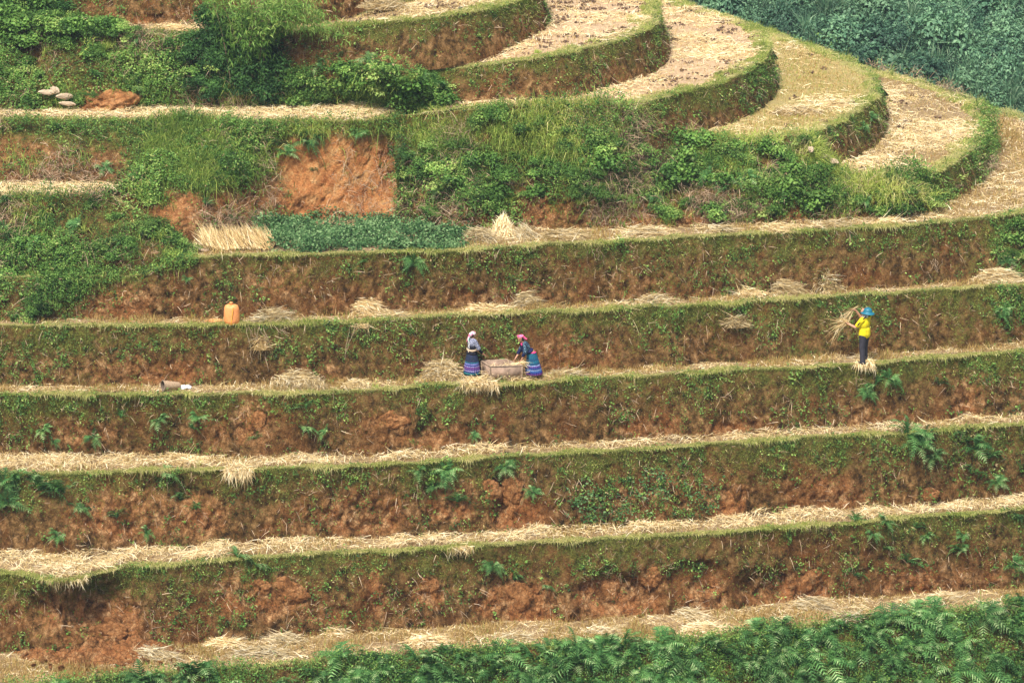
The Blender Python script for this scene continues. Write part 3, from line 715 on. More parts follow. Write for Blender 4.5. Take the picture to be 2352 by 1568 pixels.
# vine patch on field six beside the scarp
vine = Geo()
p = PATCH[('t', 6)]
s = sample(p, 200, lambda u, v, t, G: ell(u+30*fbm(G, .8, 2, 3), v+9*fbm(G, 1.6, 2, 4), [(735,545,130,50),(860,545,150,48),(960,556,110,34),(690,530,70,34)])*(v < 584)*np.clip(.75+1.0*fbm(G, 1.2, 3, 5), .1, 2)); q, n, t, u, v = s
m0 = len(q); hh = (.05+.26*rng.random(m0)*np.clip(.6+1.3*fbm(q, .9, 2, 6), .1, 1.6))
pp, nn, ix = clusters(q+UPZ*hh[:, None], n, 6, .07)
vine.leaves(pp, unit(UPZ*1.0+rnd(len(pp), .45)-A3([0, .35, 0])), rng.uniform(.05, .10, len(pp)), np.clip(rng.normal(.5, .27, m0)[ix]+rng.normal(0, .1, len(ix)), 0, 1), .8)
# low cover of dark leaves on the bank of field three
p = PATCH[3]
s = sample(p, 30, lambda u, v, t, G: np.clip(.6+1.6*fbm(G, 1.4, 2, 3), 0, 2)*ell(u, v, [(1400,1150,100,50),(1500,1130,120,45),(1400,1185,100,24),(1600,1140,60,50)])*(t > .1)); q, n, t, u, v = s
pp, nn, ix = clusters(q+n*.07, n, 6, .07)
vine.leaves(pp, unit(UPZ*.9+nn*.7+rnd(len(pp), .4)), rng.uniform(.05, .10, len(pp)), np.clip(rng.normal(.5, .22, len(q))[ix], 0, 1), .75)

# leafy growth that hides where the left bank meets the bare bank
pp6 = PATCH[6]; s = sample(pp6, 420, lambda u, v, t, G: ell(u, v, [(150,650,60,45),(220,625,70,30),(300,612,70,24),(390,604,60,18)])*(t > .3)); q, n, t, u, v = s
pc = q+unit(n+UPZ)*(rng.random((len(q), 1))*.32); pp, nn, ix = clusters(pc, n, 5, .05)
under.leaves(pp, unit(nn*.45+UPZ*.8+rnd(len(pp), .45)), rng.uniform(.035, .075, len(pp)), np.clip(rng.normal(.48, .2, len(q))[ix], 0, .93), .6)
s = sample(pp6, 160, lambda u, v, t, G: ell(u, v, [(220,622,90,30),(340,606,100,22)])*(t > .4)); q, n, t, u, v = s; m = len(q)
tallg.blades(q, unit(n+UPZ+rnd(m, .35)), rng.uniform(.2, .6, m), .014, rng.uniform(.4, 1.3, m), rng.uniform(.2, .8, m))
for nm, g, mt, lab, ct in (('creeping_weeds', weeds, 'leaf', 'small green weed leaves scattered over the bare earth banks', 'weeds'),
                       ('turf', turf, 'grass', 'short moss and turf growing on the faces of the earth banks', 'turf'),
                       ('rootlets', twigs, 'drystem', 'thin dry stems and rootlets scattered on the earth banks', 'dry stems'),
                       ('grass_fringe', fringe, 'grass', 'yellow green grass fringe along the lips of the terraces', 'grass'),
                       ('stubble', stub, 'stubble', 'short cut rice stubble standing on the terrace fields', 'stubble'),
                       ('loose_straw', loose, 'straw', 'loose pale rice straw lying over the terrace fields', 'straw'),
                       ('clods', clods, 'clod', 'dark clods of earth lying on the curving upper fields', 'clods'),
                       ('undergrowth', under, 'leaf', 'leafy green undergrowth covering the overgrown banks', 'undergrowth'),
                       ('long_grass', tallg, 'grass', 'long arching green grass growing through the overgrown banks', 'grass'),
                       ('dead_stems', dead, 'drystem', 'grey brown dead stems tangled in the overgrown banks', 'dead stems'),
                       ('ground_vine', vine, 'vine', 'dark green low vine leaves in a patch right of the leaning straw and on the bank below', 'vine')):
    o_ = link(nm, g.mesh(nm), M[mt]); tag(o_, lab, ct, kind='stuff')
    print(nm, sum(len(f) for f in g.F))
# ------------------------------------------------------------------ ferns, shrubs, reeds as plants of their own
def fern_mesh(name, nf=18, L=.60, seed=0):
    g = Geo(); r = np.random.default_rng(seed)
    for i in range(nf):
        az = r.uniform(0, 2*math.pi); up = r.uniform(.45, 1.6); l = L*r.uniform(.65, 1.15)
        d = A3([math.cos(az), math.sin(az)*.8-.35, up]); d /= np.linalg.norm(d)
        npn = 13; t = np.linspace(.12, 1, npn); dr = r.uniform(.5, .95)
        C = d[None]*l*t[:, None]; C[:, 2] -= dr*l*t**2.2
        tg = np.gradient(C, axis=0); tg /= np.linalg.norm(tg, axis=1, keepdims=True)
        sd = np.cross(tg, UPZ); sd /= np.linalg.norm(sd, axis=1, keepdims=True)+1e-9
        pl = l*.23*np.clip(np.sin(np.clip(t*1.05+.12, 0, 1)**.8*math.pi), .05, 1)
        tint = np.clip(r.normal(.48, .22)+.25*t, 0, 1); wd = l*.036
        for sgn in (-1, 1):
            dd = sd*sgn*.85+tg*.5; dd[:, 2] -= .35*r.random(npn); tip = C+dd*(pl*r.uniform(.8, 1.15, npn))[:, None]
            V = np.stack([C-tg*wd*.5, C+tg*wd*.5, tip], 1)
            g.add(V, np.arange(npn*3).reshape(-1, 3), np.repeat(np.clip(tint+r.normal(0, .1, npn), 0, 1), 3))
        g.tube(np.vstack([[0, 0, 0], C]), np.linspace(.006, .002, npn+1), .35, 3)
    return g.mesh(name)
def shrub_mesh(name, n=420, R=(.5, .42, .42), leaf=.075, seed=0, lobes=7, asp=.6, dark=.5):
    global rng
    keep = rng; rng = np.random.default_rng(seed); g = Geo()
    lc = rng.normal(size=(lobes, 3)); lc = unit(lc)*rng.uniform(.3, .75, (lobes, 1)); lc[:, 2] = np.abs(lc[:, 2])*.9
    i = rng.integers(0, lobes, n); d = unit(rng.normal(size=(n, 3))); d[:, 2] = np.abs(d[:, 2])*1.0-.15
    q = (lc[i]+d*rng.uniform(.22, .45, (n, 1)))*A3(R)
    pp = np.repeat(q, 3, 0)+rng.normal(size=(n*3, 3))*leaf*.6; nn = np.repeat(d, 3, 0)
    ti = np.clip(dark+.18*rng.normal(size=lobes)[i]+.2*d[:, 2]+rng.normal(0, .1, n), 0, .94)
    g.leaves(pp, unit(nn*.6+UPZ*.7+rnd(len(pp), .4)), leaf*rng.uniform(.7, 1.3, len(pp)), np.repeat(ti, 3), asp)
    for l in lc:
        a = l*A3(R); g.tube([[0, 0, -.1], a*.4+A3([0, 0, .02]), a*.8], [.012, .009, .004], .0, 4)
    rng = keep
    return g.mesh(name)
def tuft_mesh(name, n=70, L=.7, W=.02, spread=.35, tint=(.5, .15), seed=0, droop=(.3, 1.2)):
    global rng
    keep = rng; rng = np.random.default_rng(seed); g = Geo()
    p = rnd(n, .05)*A3([1, 1, 0]); d = unit(UPZ+rnd(n, spread))
    g.blades(p, d, rng.uniform(.5, 1.1, n)*L, rng.uniform(.6, 1.2, n)*W, rng.uniform(*droop, n), np.clip(rng.normal(*tint, n), 0, 1))
    rng = keep
    return g.mesh(name)
FERNM = [fern_mesh('fern', 17+i % 5, .62, 100+i) for i in range(6)]
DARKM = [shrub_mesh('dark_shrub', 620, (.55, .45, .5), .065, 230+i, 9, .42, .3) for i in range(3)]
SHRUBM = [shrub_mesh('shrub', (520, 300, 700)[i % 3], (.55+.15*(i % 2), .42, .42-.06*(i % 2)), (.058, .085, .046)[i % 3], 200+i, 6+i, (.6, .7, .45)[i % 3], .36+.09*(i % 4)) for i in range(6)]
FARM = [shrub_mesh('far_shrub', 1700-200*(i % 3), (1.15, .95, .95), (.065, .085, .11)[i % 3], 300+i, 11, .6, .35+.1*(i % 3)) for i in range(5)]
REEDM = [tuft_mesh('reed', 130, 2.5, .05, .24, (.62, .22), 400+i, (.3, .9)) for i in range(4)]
TUFTM = [tuft_mesh('tuft', 80, .42, .014, .38, (.55, .12), 500+i) for i in range(3)]
YTUFTM = [tuft_mesh('yellow_tuft', 60, .40, .014, .3, (.88, .08), 520+i, (.1, .7)) for i in range(2)]
for l, mt in ((DARKM, 'darkleaf'), (FERNM, 'fern'), (SHRUBM, 'leaf'), (FARM, 'hazed_farleaf'), (REEDM, 'hazed_fargrass'), (TUFTM, 'grass'), (YTUFTM, 'grass')):
    for me in l: me.materials.append(M[mt])

def surf(key, u, v):
    """the point of a patch that shows at photograph position (u, v)"""
    p = PATCH[key]; d = (p.u-u)**2+(p.v-v)**2; i = np.unravel_index(np.argmin(d), d.shape)
    return p.G[i], p.N[i]
def plant(name, me, loc, s, label, cat, group, rz=None, tilt=None, sz=None):
    o = bpy.data.objects.new(name, me); COL.objects.link(o); o.location = loc
    o.rotation_euler = (tilt or 0, 0, rng.uniform(0, 6.28) if rz is None else rz)
    o.scale = (s, s, s*(sz or 1)); return tag(o, label, cat, group)
# ferns on the earth banks, where the photograph has them: (bank, u, v, size)
FP = [(4,100,985,1.1),(4,215,1005,1.2),(4,275,955,1.0),(4,370,965,1.0),(4,455,958,1.1),(4,445,985,.8),(4,705,935,1.2),(4,695,985,1.4),(4,590,1005,.8),(4,2155,880,1.3),(4,2010,885,1.1),(4,2040,870,1.2),(4,1990,900,.9),(4,750,990,.8),(4,1085,1000,.8),(4,120,1015,.7),
      (3,10,1110,1.3),(3,45,1100,1.4),(3,90,1125,1.6),(3,150,1130,1.7),(3,20,1160,1.3),(3,380,1090,1.1),(3,415,1145,1.1),(3,450,1168,1.1),(3,270,1185,1.1),(3,335,1225,1.0),(3,130,1235,1.0),(3,965,1080,1.2),(3,1025,1080,1.3),(3,1160,1072,1.0),(3,1000,1115,1.1),(3,1050,1150,1.0),(3,1225,1130,.9),(3,2085,1000,1.5),(3,2125,1005,1.4),(3,2210,1015,1.4),(3,2240,1030,1.3),(3,2270,1050,1.2),(3,2150,1050,1.0),(3,2230,1085,1.1),(3,2290,1105,.9),(3,2100,1020,1.2),(3,180,1170,1.0),
      (2,545,1280,1.0),(2,590,1300,1.1),(2,1130,1300,.8),(2,1180,1330,.9),(2,1250,1345,.7),(2,1965,1195,1.0),(2,2030,1200,1.1),(2,2000,1225,1.1),(2,2105,1210,1.0),(2,2210,1230,1.0),(2,2030,1260,1.1),(2,2080,1290,1.3),(2,2215,1265,1.0),(2,2330,1185,.9),(2,2330,1300,1.1),(2,1960,1320,.9),(2,2130,1230,.8),
      (6,950,600,1.2),(6,935,625,1.0),(6,430,640,.8),(6,2310,600,1.0),(6,840,600,.6),(5,2295,730,1.1),(5,2310,705,.9),(5,270,800,.5),
      ('T8',725,315,1.5),('T8',700,325,1.5),('T8',640,335,1.4),('T8',570,295,1.3),('T8',660,350,1.1),('T8',235,385,1.0),('T8',130,300,.9),('T8',330,400,1.3),('T8',820,305,1.1),('T8',720,390,.7),('T8',470,470,.9),('T8',520,505,.9),('T8',400,340,1.1),('T8',480,345,1.2),('T8',520,310,1.0),
      ('B',2000,270,.8),('B',1980,290,.7),('C',1740,220,.7)]
BN = {4: 'the bank under the field where the people work', 3: 'the second bank below the people', 2: 'the bank above the lowest field', 6: 'the bank right under the dark vine patch', 5: 'the bank directly behind the people', 'T8': 'the tall scarp above the leaning straw', 'B': 'the face of the curving spur field', 'C': 'the face of the upper spur field', 'G': 'the overgrown bank at the upper left', 'LB': 'the overgrown bank at the left edge', 'H': 'the wide overgrown bank below the spur fields', 1: 'the fern bank along the bottom'}
for key, u, v, s in FP:
    q, n = surf(key, u, v)
    dark = rng.random() < .3
    plant('fern', FERNM[rng.integers(6)], q+n*.02-UPZ*.03, s*rng.uniform(.85, 1.2)*(1.25 if key == 3 and (u > 2000 or u < 300) else 1)*(1.2 if key == 2 else 1), 'green fern clump growing from '+BN[key], 'fern', 'ferns on '+BN[key], tilt=.35)
# the fern bank along the bottom: crowded ferns
p = PATCH[1]; cnt = 0
cand = sample(p, 40, lambda u, v, t, G: (t > .35)*(t < 1.0)*np.clip(.75+.8*fbm(G, .35, 2, 14), .02, 2)*np.clip((u+300)/1300, .15, 1)); q, n, t, u, v = cand
got = []
for i in range(len(q)):
    if not (-60 < u[i] < W0+60 and v[i] < H0+60): continue
    if any((q[i][0]-a[0])**2+(q[i][2]-a[2])**2 < .27**2 for a in got): continue
    got.append(q[i])
    if len(got) > 180: break
for q_ in got:
    plant('fern', FERNM[rng.integers(6)], q_+A3([0, -.02, -.02]), rng.uniform(1.4, 2.4), 'bushy fern crowded among others in the fern bank along the bottom', 'fern', 'ferns crowded along the bottom bank', tilt=.25)
# shrubs and ferns in the overgrown banks
def scatter_plants(key, ns, nf, nt, wf, seeds=0, ssz=(.6, 1.25)):
    p = PATCH[key]; rows = (1, len(p.G)-2)
    for kind, cnt_ in (('s', ns), ('f', nf), ('t', nt)):
        if cnt_ == 0: continue
        s = sample(p, 25, wf, rows); q, n, t, u, v = s; got = []
        for i in range(len(q)):
            if not (-40 < u[i] < W0+40 and -60 < v[i]): continue
            if any((q[i][0]-a[0])**2+(q[i][2]-a[2])**2+.3*(q[i][1]-a[1])**2 < .38**2 for a in got): continue
            got.append(q[i])
            if kind == 's': plant('shrub', SHRUBM[rng.integers(6)], q[i]-UPZ*.05, rng.uniform(*ssz), 'low leafy green shrub growing on '+BN[key], 'shrub', 'shrubs on '+BN[key])
            if kind == 'f': plant('fern', FERNM[rng.integers(6)], q[i]+n[i]*.12, rng.uniform(.7, 1.3), 'arching fern growing on '+BN[key], 'fern', 'ferns on '+BN[key], tilt=.3)
            if kind == 't': plant('grass_tuft', TUFTM[rng.integers(3)], q[i]+n[i]*.05, rng.uniform(.9, 1.9), 'arching tuft of long grass on '+BN[key], 'grass tuft', 'grass tufts on '+BN[key])
            if len(got) >= cnt_: break
scatter_plants('G', 44, 16, 24, lambda u, v, t, G: (t > .05)*(t < 1.0)*(.35+ell(u, v, [(60,110,110,90),(520,140,110,80),(300,160,200,60,.6),(800,200,200,45,1.5)])))
scatter_plants('H', 90, 26, 50, lambda u, v, t, G: (t > .12)*(t < .98)*(1-.7*sst(.55, .75, t))*(.25+1.2*ell(u, v, [(1060,410,110,50),(1680,380,200,60),(1900,430,120,50),(2050,450,90,35),(1400,420,120,40,.6),(1500,360,200,50,.7)])), ssz=(.7, 1.6))
scatter_plants('LB', 34, 14, 14, lambda u, v, t, G: (t > .02)*(t < .95)*(.2+1.3*ell(u, v, [(40,700,80,90),(60,560,120,70),(300,560,160,35,.8)])))
# the thick bushes that overhang below the D field
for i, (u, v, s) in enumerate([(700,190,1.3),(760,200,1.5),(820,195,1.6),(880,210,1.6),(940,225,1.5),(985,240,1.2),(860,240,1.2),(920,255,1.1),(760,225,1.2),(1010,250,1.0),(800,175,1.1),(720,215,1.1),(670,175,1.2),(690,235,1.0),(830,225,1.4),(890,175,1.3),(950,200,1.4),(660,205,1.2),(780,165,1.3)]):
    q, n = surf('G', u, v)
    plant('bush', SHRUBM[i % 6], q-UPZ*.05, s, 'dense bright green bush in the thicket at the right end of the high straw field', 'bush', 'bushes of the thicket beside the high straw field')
for i, (u, v, s) in enumerate([(730,180,1.2),(840,170,1.3),(900,190,1.4),(1000,225,1.3),(960,205,1.2),(780,150,1.2)]):
    q, n = surf('G', u, v); plant('fern', FERNM[i % 6], q+UPZ*.35, s, 'fern fronds standing out of the thicket at the right end of the high straw field', 'fern', 'ferns in the thicket beside the high straw field', tilt=.3)
for i, (u, v, s) in enumerate([(985,190,1.0),(1000,215,1.2),(1025,235,1.1),(1045,248,.9),(970,210,1.2),(1010,250,.9)]):
    q, n = surf('D', u, v); plant('bush', SHRUBM[(i+2) % 6], q+n*.1, s, 'leafy bush at the left end of the bare bank below the clod-strewn field', 'bush', 'bushes at the left end of the clod field bank')
for i, (u, v, s) in enumerate([(20,85,1.5),(70,90,1.3),(120,88,1.5),(170,92,1.2),(215,95,1.1),(260,98,1.0),(45,110,1.4),(140,115,1.3),(300,100,.8),(5,60,1.5),(60,50,1.4),(110,60,1.3),(190,82,1.1),(230,84,1.1),(280,86,1.0),(250,80,1.0),(310,88,.7)]):
    q, n = surf('G', u, v); plant('bush', SHRUBM[(i+1) % 6], q+UPZ*(.25 if v < 100 else .1), s, 'wild bush of the thicket that fills the upper left corner', 'bush', 'bushes in the upper left corner')
for i, (u, v, s) in enumerate([(5,20,1.6),(50,15,1.5),(95,20,1.4),(140,28,1.2),(30,40,1.4),(80,40,1.4),(125,45,1.2),(170,44,.9),(10,0,1.5),(60,-5,1.4),(110,5,1.2)]):
    q, n = surf('F', u, v); plant('bush', (SHRUBM+DARKM)[(i*2) % 9], q+n*.1, s, 'wild bush of the thicket that fills the upper left corner', 'bush', 'bushes in the upper left corner')
for i, (u, v, s) in enumerate([(470,110,1.3),(510,120,1.6),(560,120,1.7),(605,130,1.6),(520,165,1.5),(575,170,1.7),(620,175,1.5),(545,210,1.3),(600,215,1.4),(635,210,1.1),(490,150,1.2),(590,90,1.5),(550,80,1.4),(480,70,1.4),(530,50,1.5),(600,55,1.4),(450,150,1.3),(630,90,1.3),(625,240,1.0),(500,225,1.2),(455,200,1.1)]):
    q, n = surf('G', u, v); o_ = plant('bush', DARKM[i % 3], q+n*.15, s, 'dark tall bush massed under the feathery bamboo', 'bush', 'dark bushes under the bamboo', sz=1.25)
# far left: dense dark bush at the frame edge
for i, (u, v, s) in enumerate([(10,640,1.5),(50,680,1.4),(10,720,1.5),(60,740,1.2),(20,770,1.2),(90,700,1.1),(30,600,1.3)]):
    q, n = surf('LB', u, v); plant('bush', SHRUBM[i % 6], q, s, 'dense dark green bush crowded at the left edge above the lower banks', 'bush', 'bushes at the left edge')
for i, (u, v, s) in enumerate([(2335,520,1.0),(2345,560,1.1),(2320,590,.8),(2350,600,1.0)]):
    q, n = surf(6, u, v); plant('bush', SHRUBM[i % 6], q, s, 'leafy bush on the bank at the right edge under the big straw field', 'bush', 'bushes at the right edge')
# yellow and green tufts on lips
for (u, v, zk, s, col) in [(458,1068,3,1.0,'y'),(1160,1475,1,.6,'y'),(200,1075,3,.5,'y'),(140,1078,3,.5,'y'),(2192,980,3,.6,'y'),(205,866,4,.0,'y'),(405,590,6,1.5,'g'),(385,585,6,1.2,'g'),(1420,545,6,.8,'g'),(1235,122,'D',.8,'g'),(860,890,4,.9,'g'),(1025,868,4,.7,'y')]:
    if s == 0: continue
    z = ZD if zk == 'D' else Z[zk]
    plant('grass_tuft', (YTUFTM if col == 'y' else TUFTM)[rng.integers(2)], P(u, v, z), s, ('yellow' if col == 'y' else 'bright green')+' grass tuft standing alone on a field lip', 'grass tuft', ('yellow' if col == 'y' else 'green')+' grass tufts on the field lips')

# hill across the gully: shrubs and reeds
def far_pt(u, v):
    lo, hi = 120., 400.
    d = FWD+RGT*((u-W0/2)/FPX)+UPV*((H0/2-v)/FPX)
    for _ in range(40):
        m = (lo+hi)/2; q = cam_loc+d*m
        if q[2] < HZ(q[0], q[1]): hi = m
        else: lo = m
    return cam_loc+d*hi
n_ = 0
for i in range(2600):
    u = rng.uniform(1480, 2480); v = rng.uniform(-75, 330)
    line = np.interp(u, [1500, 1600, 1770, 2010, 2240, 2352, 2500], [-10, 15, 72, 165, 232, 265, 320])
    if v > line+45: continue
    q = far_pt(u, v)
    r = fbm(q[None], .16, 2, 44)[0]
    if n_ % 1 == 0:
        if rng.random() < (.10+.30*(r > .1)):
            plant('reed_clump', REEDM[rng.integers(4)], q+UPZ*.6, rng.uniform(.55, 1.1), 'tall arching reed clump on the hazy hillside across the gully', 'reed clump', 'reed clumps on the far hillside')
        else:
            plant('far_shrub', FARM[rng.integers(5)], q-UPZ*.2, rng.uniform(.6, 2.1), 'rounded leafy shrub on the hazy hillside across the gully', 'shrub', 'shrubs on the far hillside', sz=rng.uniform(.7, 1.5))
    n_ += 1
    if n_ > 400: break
# bamboo-like bush leaning out at the top, left of the field
def bamboo():
    global rng
    root, n = surf('G', 560, 170)
    e = empty('bamboo_bush', root); tag(e, 'tall feathery bamboo bush rising past the top edge, left of the uppermost field', 'bamboo bush')
    st = Geo(); cr = Geo(); tips = []
    for i in range(34):
        az = rng.uniform(0, 6.28); lean = rng.uniform(.05, .32); L = rng.uniform(2.2, 4.1)
        d = unit(A3([math.cos(az)*lean+.06, math.sin(az)*lean*.6-.1, 1.0])); t = np.linspace(0, 1, 9)[:, None]
        arch = A3([math.cos(az)*.9+.35, math.sin(az)*.5-.2, -.55])
        C = A3([rng.normal(0, .28), rng.normal(0, .2), -.1])+d*L*t+arch*(L*.32)*t**3
        st.tube(C, np.linspace(.016, .004, 9), rng.uniform(.2, .6), 4)
        for j in range(2, 9):
            m = 16; q = C[j]+rnd(m, .17)+A3([0, 0, -.03]); tips.append((q, j/8))
    for q, f in tips:
        m = len(q); base = .50+.28*f+rng.normal(0, .08)
        dd = unit(rnd(m, .8)+A3([.1, -.2, -.35])); pp = np.repeat(q, 3, 0); dd = np.repeat(dd, 3, 0)+rnd(m*3, .5); dd = unit(dd)
        cr.blades(pp, dd, rng.uniform(.09, .2, m*3), rng.uniform(.016, .03, m*3), rng.uniform(0, .6, m*3), np.clip(base+rng.normal(0, .12, m*3), 0, .94))
    # long sprays reaching right
    for i in range(12):
        t = np.linspace(0, 1, 10)[:, None]; L = rng.uniform(1.6, 3.0)
        C = A3([.2, -.2, 2.1+rng.uniform(-.2, .6)])+A3([1.0, -.1, .25])*L*t+A3([0, 0, -.5*L])*t**2+A3([0, rng.normal(0, .2), 0])*t
        st.tube(C, np.linspace(.012, .003, 10), .5, 4)
        for j in range(2, 10):
            m = 26; q = C[j]+rnd(m, .14); cr.blades(q, unit(rnd(m, .7)+A3([.3, -.2, -.6])), rng.uniform(.09, .2, m), rng.uniform(.014, .026, m), rng.uniform(0, .6, m), np.clip(.75+rng.normal(0, .12, m), 0, .94))
    link('stem', st.mesh('stem'), M['drystem'], e); link('crown', cr.mesh('crown'), M['leaf'], e)
bamboo()
# ------------------------------------------------------------------ straw heaps and sheaves
def straw_heap(u, v, zk, w, h, label, n=None, dep=None, ang=None, spread=.6, drape=0.0, up=.18, L=(.35, .75), tint=(.68, .17), key=None, cat='straw heap', name='straw_heap', group=None):
    """w, h, dep in metres; ang = direction of the stalks (None: every way); drape = how far they fall over the lip"""
    h *= 1.25; tint = (.80, tint[1]) if zk == 1 and u > 200 else tint; h = h*1.35 if zk == 1 else h; n = int((n or 420*w*max(.5, h*3))*1.25); spread *= 1.35
    z = 0 if key is not None else Z[zk] if zk in Z else {'B': ZB, 'A': ZA, 'E': ZE-.8, 8: z8, 7: z7, 'C': ZC, 'E2': ZE-.3}[zk]
    if key is None: base = P(u, v, z)
    else: base = surf(key, u, v)[0]+surf(key, u, v)[1]*.08
    dep = dep or max(.3, w*.45); n = n or int(420*w*max(.5, h*3)); g = Geo()
    # body of the heap
    k1, k2 = 22, 9; th = np.linspace(0, 2*math.pi, k1, endpoint=False); rr = np.linspace(0, 1, k2)
    TH, RR = np.meshgrid(th, rr); seed = rng.uniform(0, 99)
    X = np.cos(TH)*RR*w/2*.85; Y = np.sin(TH)*RR*dep/2*.85
    nz = fbm(np.stack([X+seed, Y, X*0], -1), 3.5, 3, 5)
    Zz = h*.75*(1-RR**2.2)*(1+.45*nz)-.04*RR; V = np.stack([X, Y, Zz], -1)
    F = []
    for i in range(k2-1):
        for j in range(k1):
            a, b, c, d = i*k1+j, i*k1+(j+1) % k1, (i+1)*k1+(j+1) % k1, (i+1)*k1+j; F += [[a, b, c], [a, c, d]]
    g.add(V, A3(F), .33+.2*np.clip(nz, -1, 1).ravel())
    r = np.sqrt(rng.random(n)); t = rng.uniform(0, 2*math.pi, n)
    x = np.cos(t)*r*w/2*.9; y = np.sin(t)*r*dep/2*.9
    zz = h*(1-r**2.2)*rng.uniform(.55, 1.1, n)+.02
    aa = rng.uniform(0, 2*math.pi, n) if ang is None else ang+rng.normal(0, spread, n)
    d = unit(np.stack([np.cos(aa), np.sin(aa), rng.normal(up, .22, n)], -1))
    Lh = rng.uniform(*L, n); p = np.stack([x, y, zz], -1)-d*Lh[:, None]*.45
    p[:, 2] = np.maximum(p[:, 2], .01)
    dr = rng.uniform(.15, .6, n)
    if drape > 0:
        m = rng.random(n) < .65; d[m] = unit(np.stack([rng.normal(.12, .34, m.sum()), -np.abs(rng.normal(.7, .3, m.sum())), rng.normal(-.25, .25, m.sum())], -1))
        p[m] = np.stack([rng.uniform(-.48, .48, m.sum())*w, -dep*.15-np.abs(y[m])*.6, zz[m]*.8*rng.uniform(.3, 1, m.sum())], -1); dr[m] = rng.uniform(.3, 1.0, m.sum())*drape*.7; Lh = np.where(m, Lh*rng.uniform(.25, .62, n), Lh)
    g.blades(p, d, Lh, rng.uniform(.009, .018, n), dr, np.clip(rng.normal(tint[0]+.0, tint[1]+.06, n)-.45*(rng.random(n) < .18), 0, 1), bend=.2)
    o = link(name, g.mesh(name), M['straw'], None, base); return tag(o, label, cat, group)

H = straw_heap
H(160,1480,1,1.5,.16,'thin grey brown straw scatter on the collapsed earth at the lower left', tint=(.45,.2), ang=.2, spread=.9)
H(350,1513,1,1.7,.20,'pale straw heap between the collapsed earth and the bottom ferns', ang=-.35, spread=.35)
H(520,1482,1,1.1,.14,'flat straw sheaf at the back of the lowest field, left of two touching sheaves', ang=.05, spread=.3)
H(655,1474,1,1.1,.16,'straw sheaf lying at the foot of the bank, right of the flat sheaf', ang=2.9, spread=.35)
H(600,1505,1,1.9,.15,'long pale straw row at the front edge of the lowest field, below two sheaves', ang=.15, spread=.35)
H(768,1455,1,.85,.14,'small straw sheaf leaning from the bank foot beside a dark grass clump', ang=-.3, spread=.25)
H(985,1476,1,1.4,.14,'low oval straw heap on the lowest field, left of the centre', ang=.2, spread=.6)
H(1185,1468,1,.95,.12,'thin straw heap beside fern tips near the middle of the lowest field', ang=.1, spread=.4)
H(1385,1455,1,1.3,.13,'flat oval straw heap just right of the middle of the lowest field', ang=.05, spread=.4)
H(1590,1421,1,.95,.20,'straw sheaf with a raised left end at the foot of the bank, lowest field', ang=-.35, spread=.3)
H(1625,1445,1,1.4,.12,'spread straw below the raised sheaf on the lowest field', ang=-.1, spread=.5)
H(1868,1396,1,1.0,.20,'straw sheaf sloping down to the right, at the foot of the dark red bank', ang=-.4, spread=.2)
H(1955,1420,1,1.3,.12,'long low straw heap at the edge of the ferns, lowest field right part', ang=.1, spread=.4)
H(2168,1382,1,1.1,.18,'humped straw heap at the right part of the lowest field', ang=.1, spread=.4)
H(2275,1392,1,1.1,.10,'thin straw spread near the right end of the lowest field', ang=0, spread=.4)
H(150,1324,2,1.3,.10,'straw hanging over the lip above the collapsed hollow at the lower left', drape=.9, n=420, L=(.3,.6), cat='hanging straw', name='hanging_straw')
H(1058,1254,2,.75,.06,'small fringe of straw hanging over the lip in the middle of the straw-covered field', drape=.55, n=200, cat='hanging straw', name='hanging_straw')
H(548,1079,3,.80,.16,'bright straw bunch hanging over the lip beside a yellow grass tuft', drape=1.5, n=460, L=(.4,.75), cat='hanging straw', name='hanging_straw', tint=(.75,.12))
H(410,1052,3,.9,.10,'low straw heap left of the yellow grass tuft', ang=.1)
H(685,888,4,1.65,.42,'big shaggy straw heap spilling over the lip, left of the box', drape=.55, n=1500, dep=.8, L=(.3,.6))
H(820,890,4,.85,.22,'smaller shaggy straw heap beside the big one, spilling over the lip', drape=.6, n=520, L=(.3,.5))
H(1100,882,4,1.15,.18,'straw heap spilling over the lip below the wooden box', drape=.55, n=1000, L=(.3,.55))
H(1015,866,4,1.25,.42,'loose straw heap on the field behind the woman in the grey jacket', n=1100, dep=.7)
H(1040,852,4,.9,.78,'upright grey brown straw stack against the bank behind the woman in the grey jacket', n=750, dep=.4, up=1.4, tint=(.45,.2))
H(1190,872,4,.9,.12,'thin straw strewn before the box, near the feet of the woman in the pink scarf', ang=0, spread=.5)
H(1300,862,4,1.2,.15,'flat pale sheaf on the ground right of the woman in the pink scarf', ang=.15, spread=.2)
H(1986,834,4,.55,.12,'bright straw bunch hanging over the lip below the man in yellow', drape=1.1, n=420, L=(.25,.6), cat='hanging straw', name='hanging_straw', tint=(.75,.13))
H(628,738,5,1.25,.30,'straw heap just right of the orange sack', ang=.15, spread=.4, n=650)
H(845,720,5,1.0,.38,'steep straw sheaf with a peaked left side, fourth field edge', ang=-.45, spread=.3, n=560)
H(905,728,5,1.0,.15,'flat straw tail lying right of the peaked sheaf', ang=-.05, spread=.3)
H(1120,714,5,1.5,.18,'long low straw heap above the box, left of a domed sheaf', ang=.05, spread=.35)
H(1212,704,5,.8,.34,'domed straw sheaf resting on the end of the long low heap', ang=.25, spread=.3, n=450)
H(1420,703,5,.8,.10,'thin flat straw between the domed sheaf and the next heap', ang=.1)
H(1508,696,5,1.1,.22,'flat straw sheaf sloping up to the right on the middle of the field', ang=.15, spread=.3)
H(1720,683,5,1.05,.24,'pale straw tuft, leftmost of the three heaps behind the man', ang=2.2, spread=.5, up=.3)
H(1805,676,5,1.15,.34,'grey straw heap, middle one of the three heaps behind the man', ang=-.4, spread=.35, n=600, tint=(.55,.2))
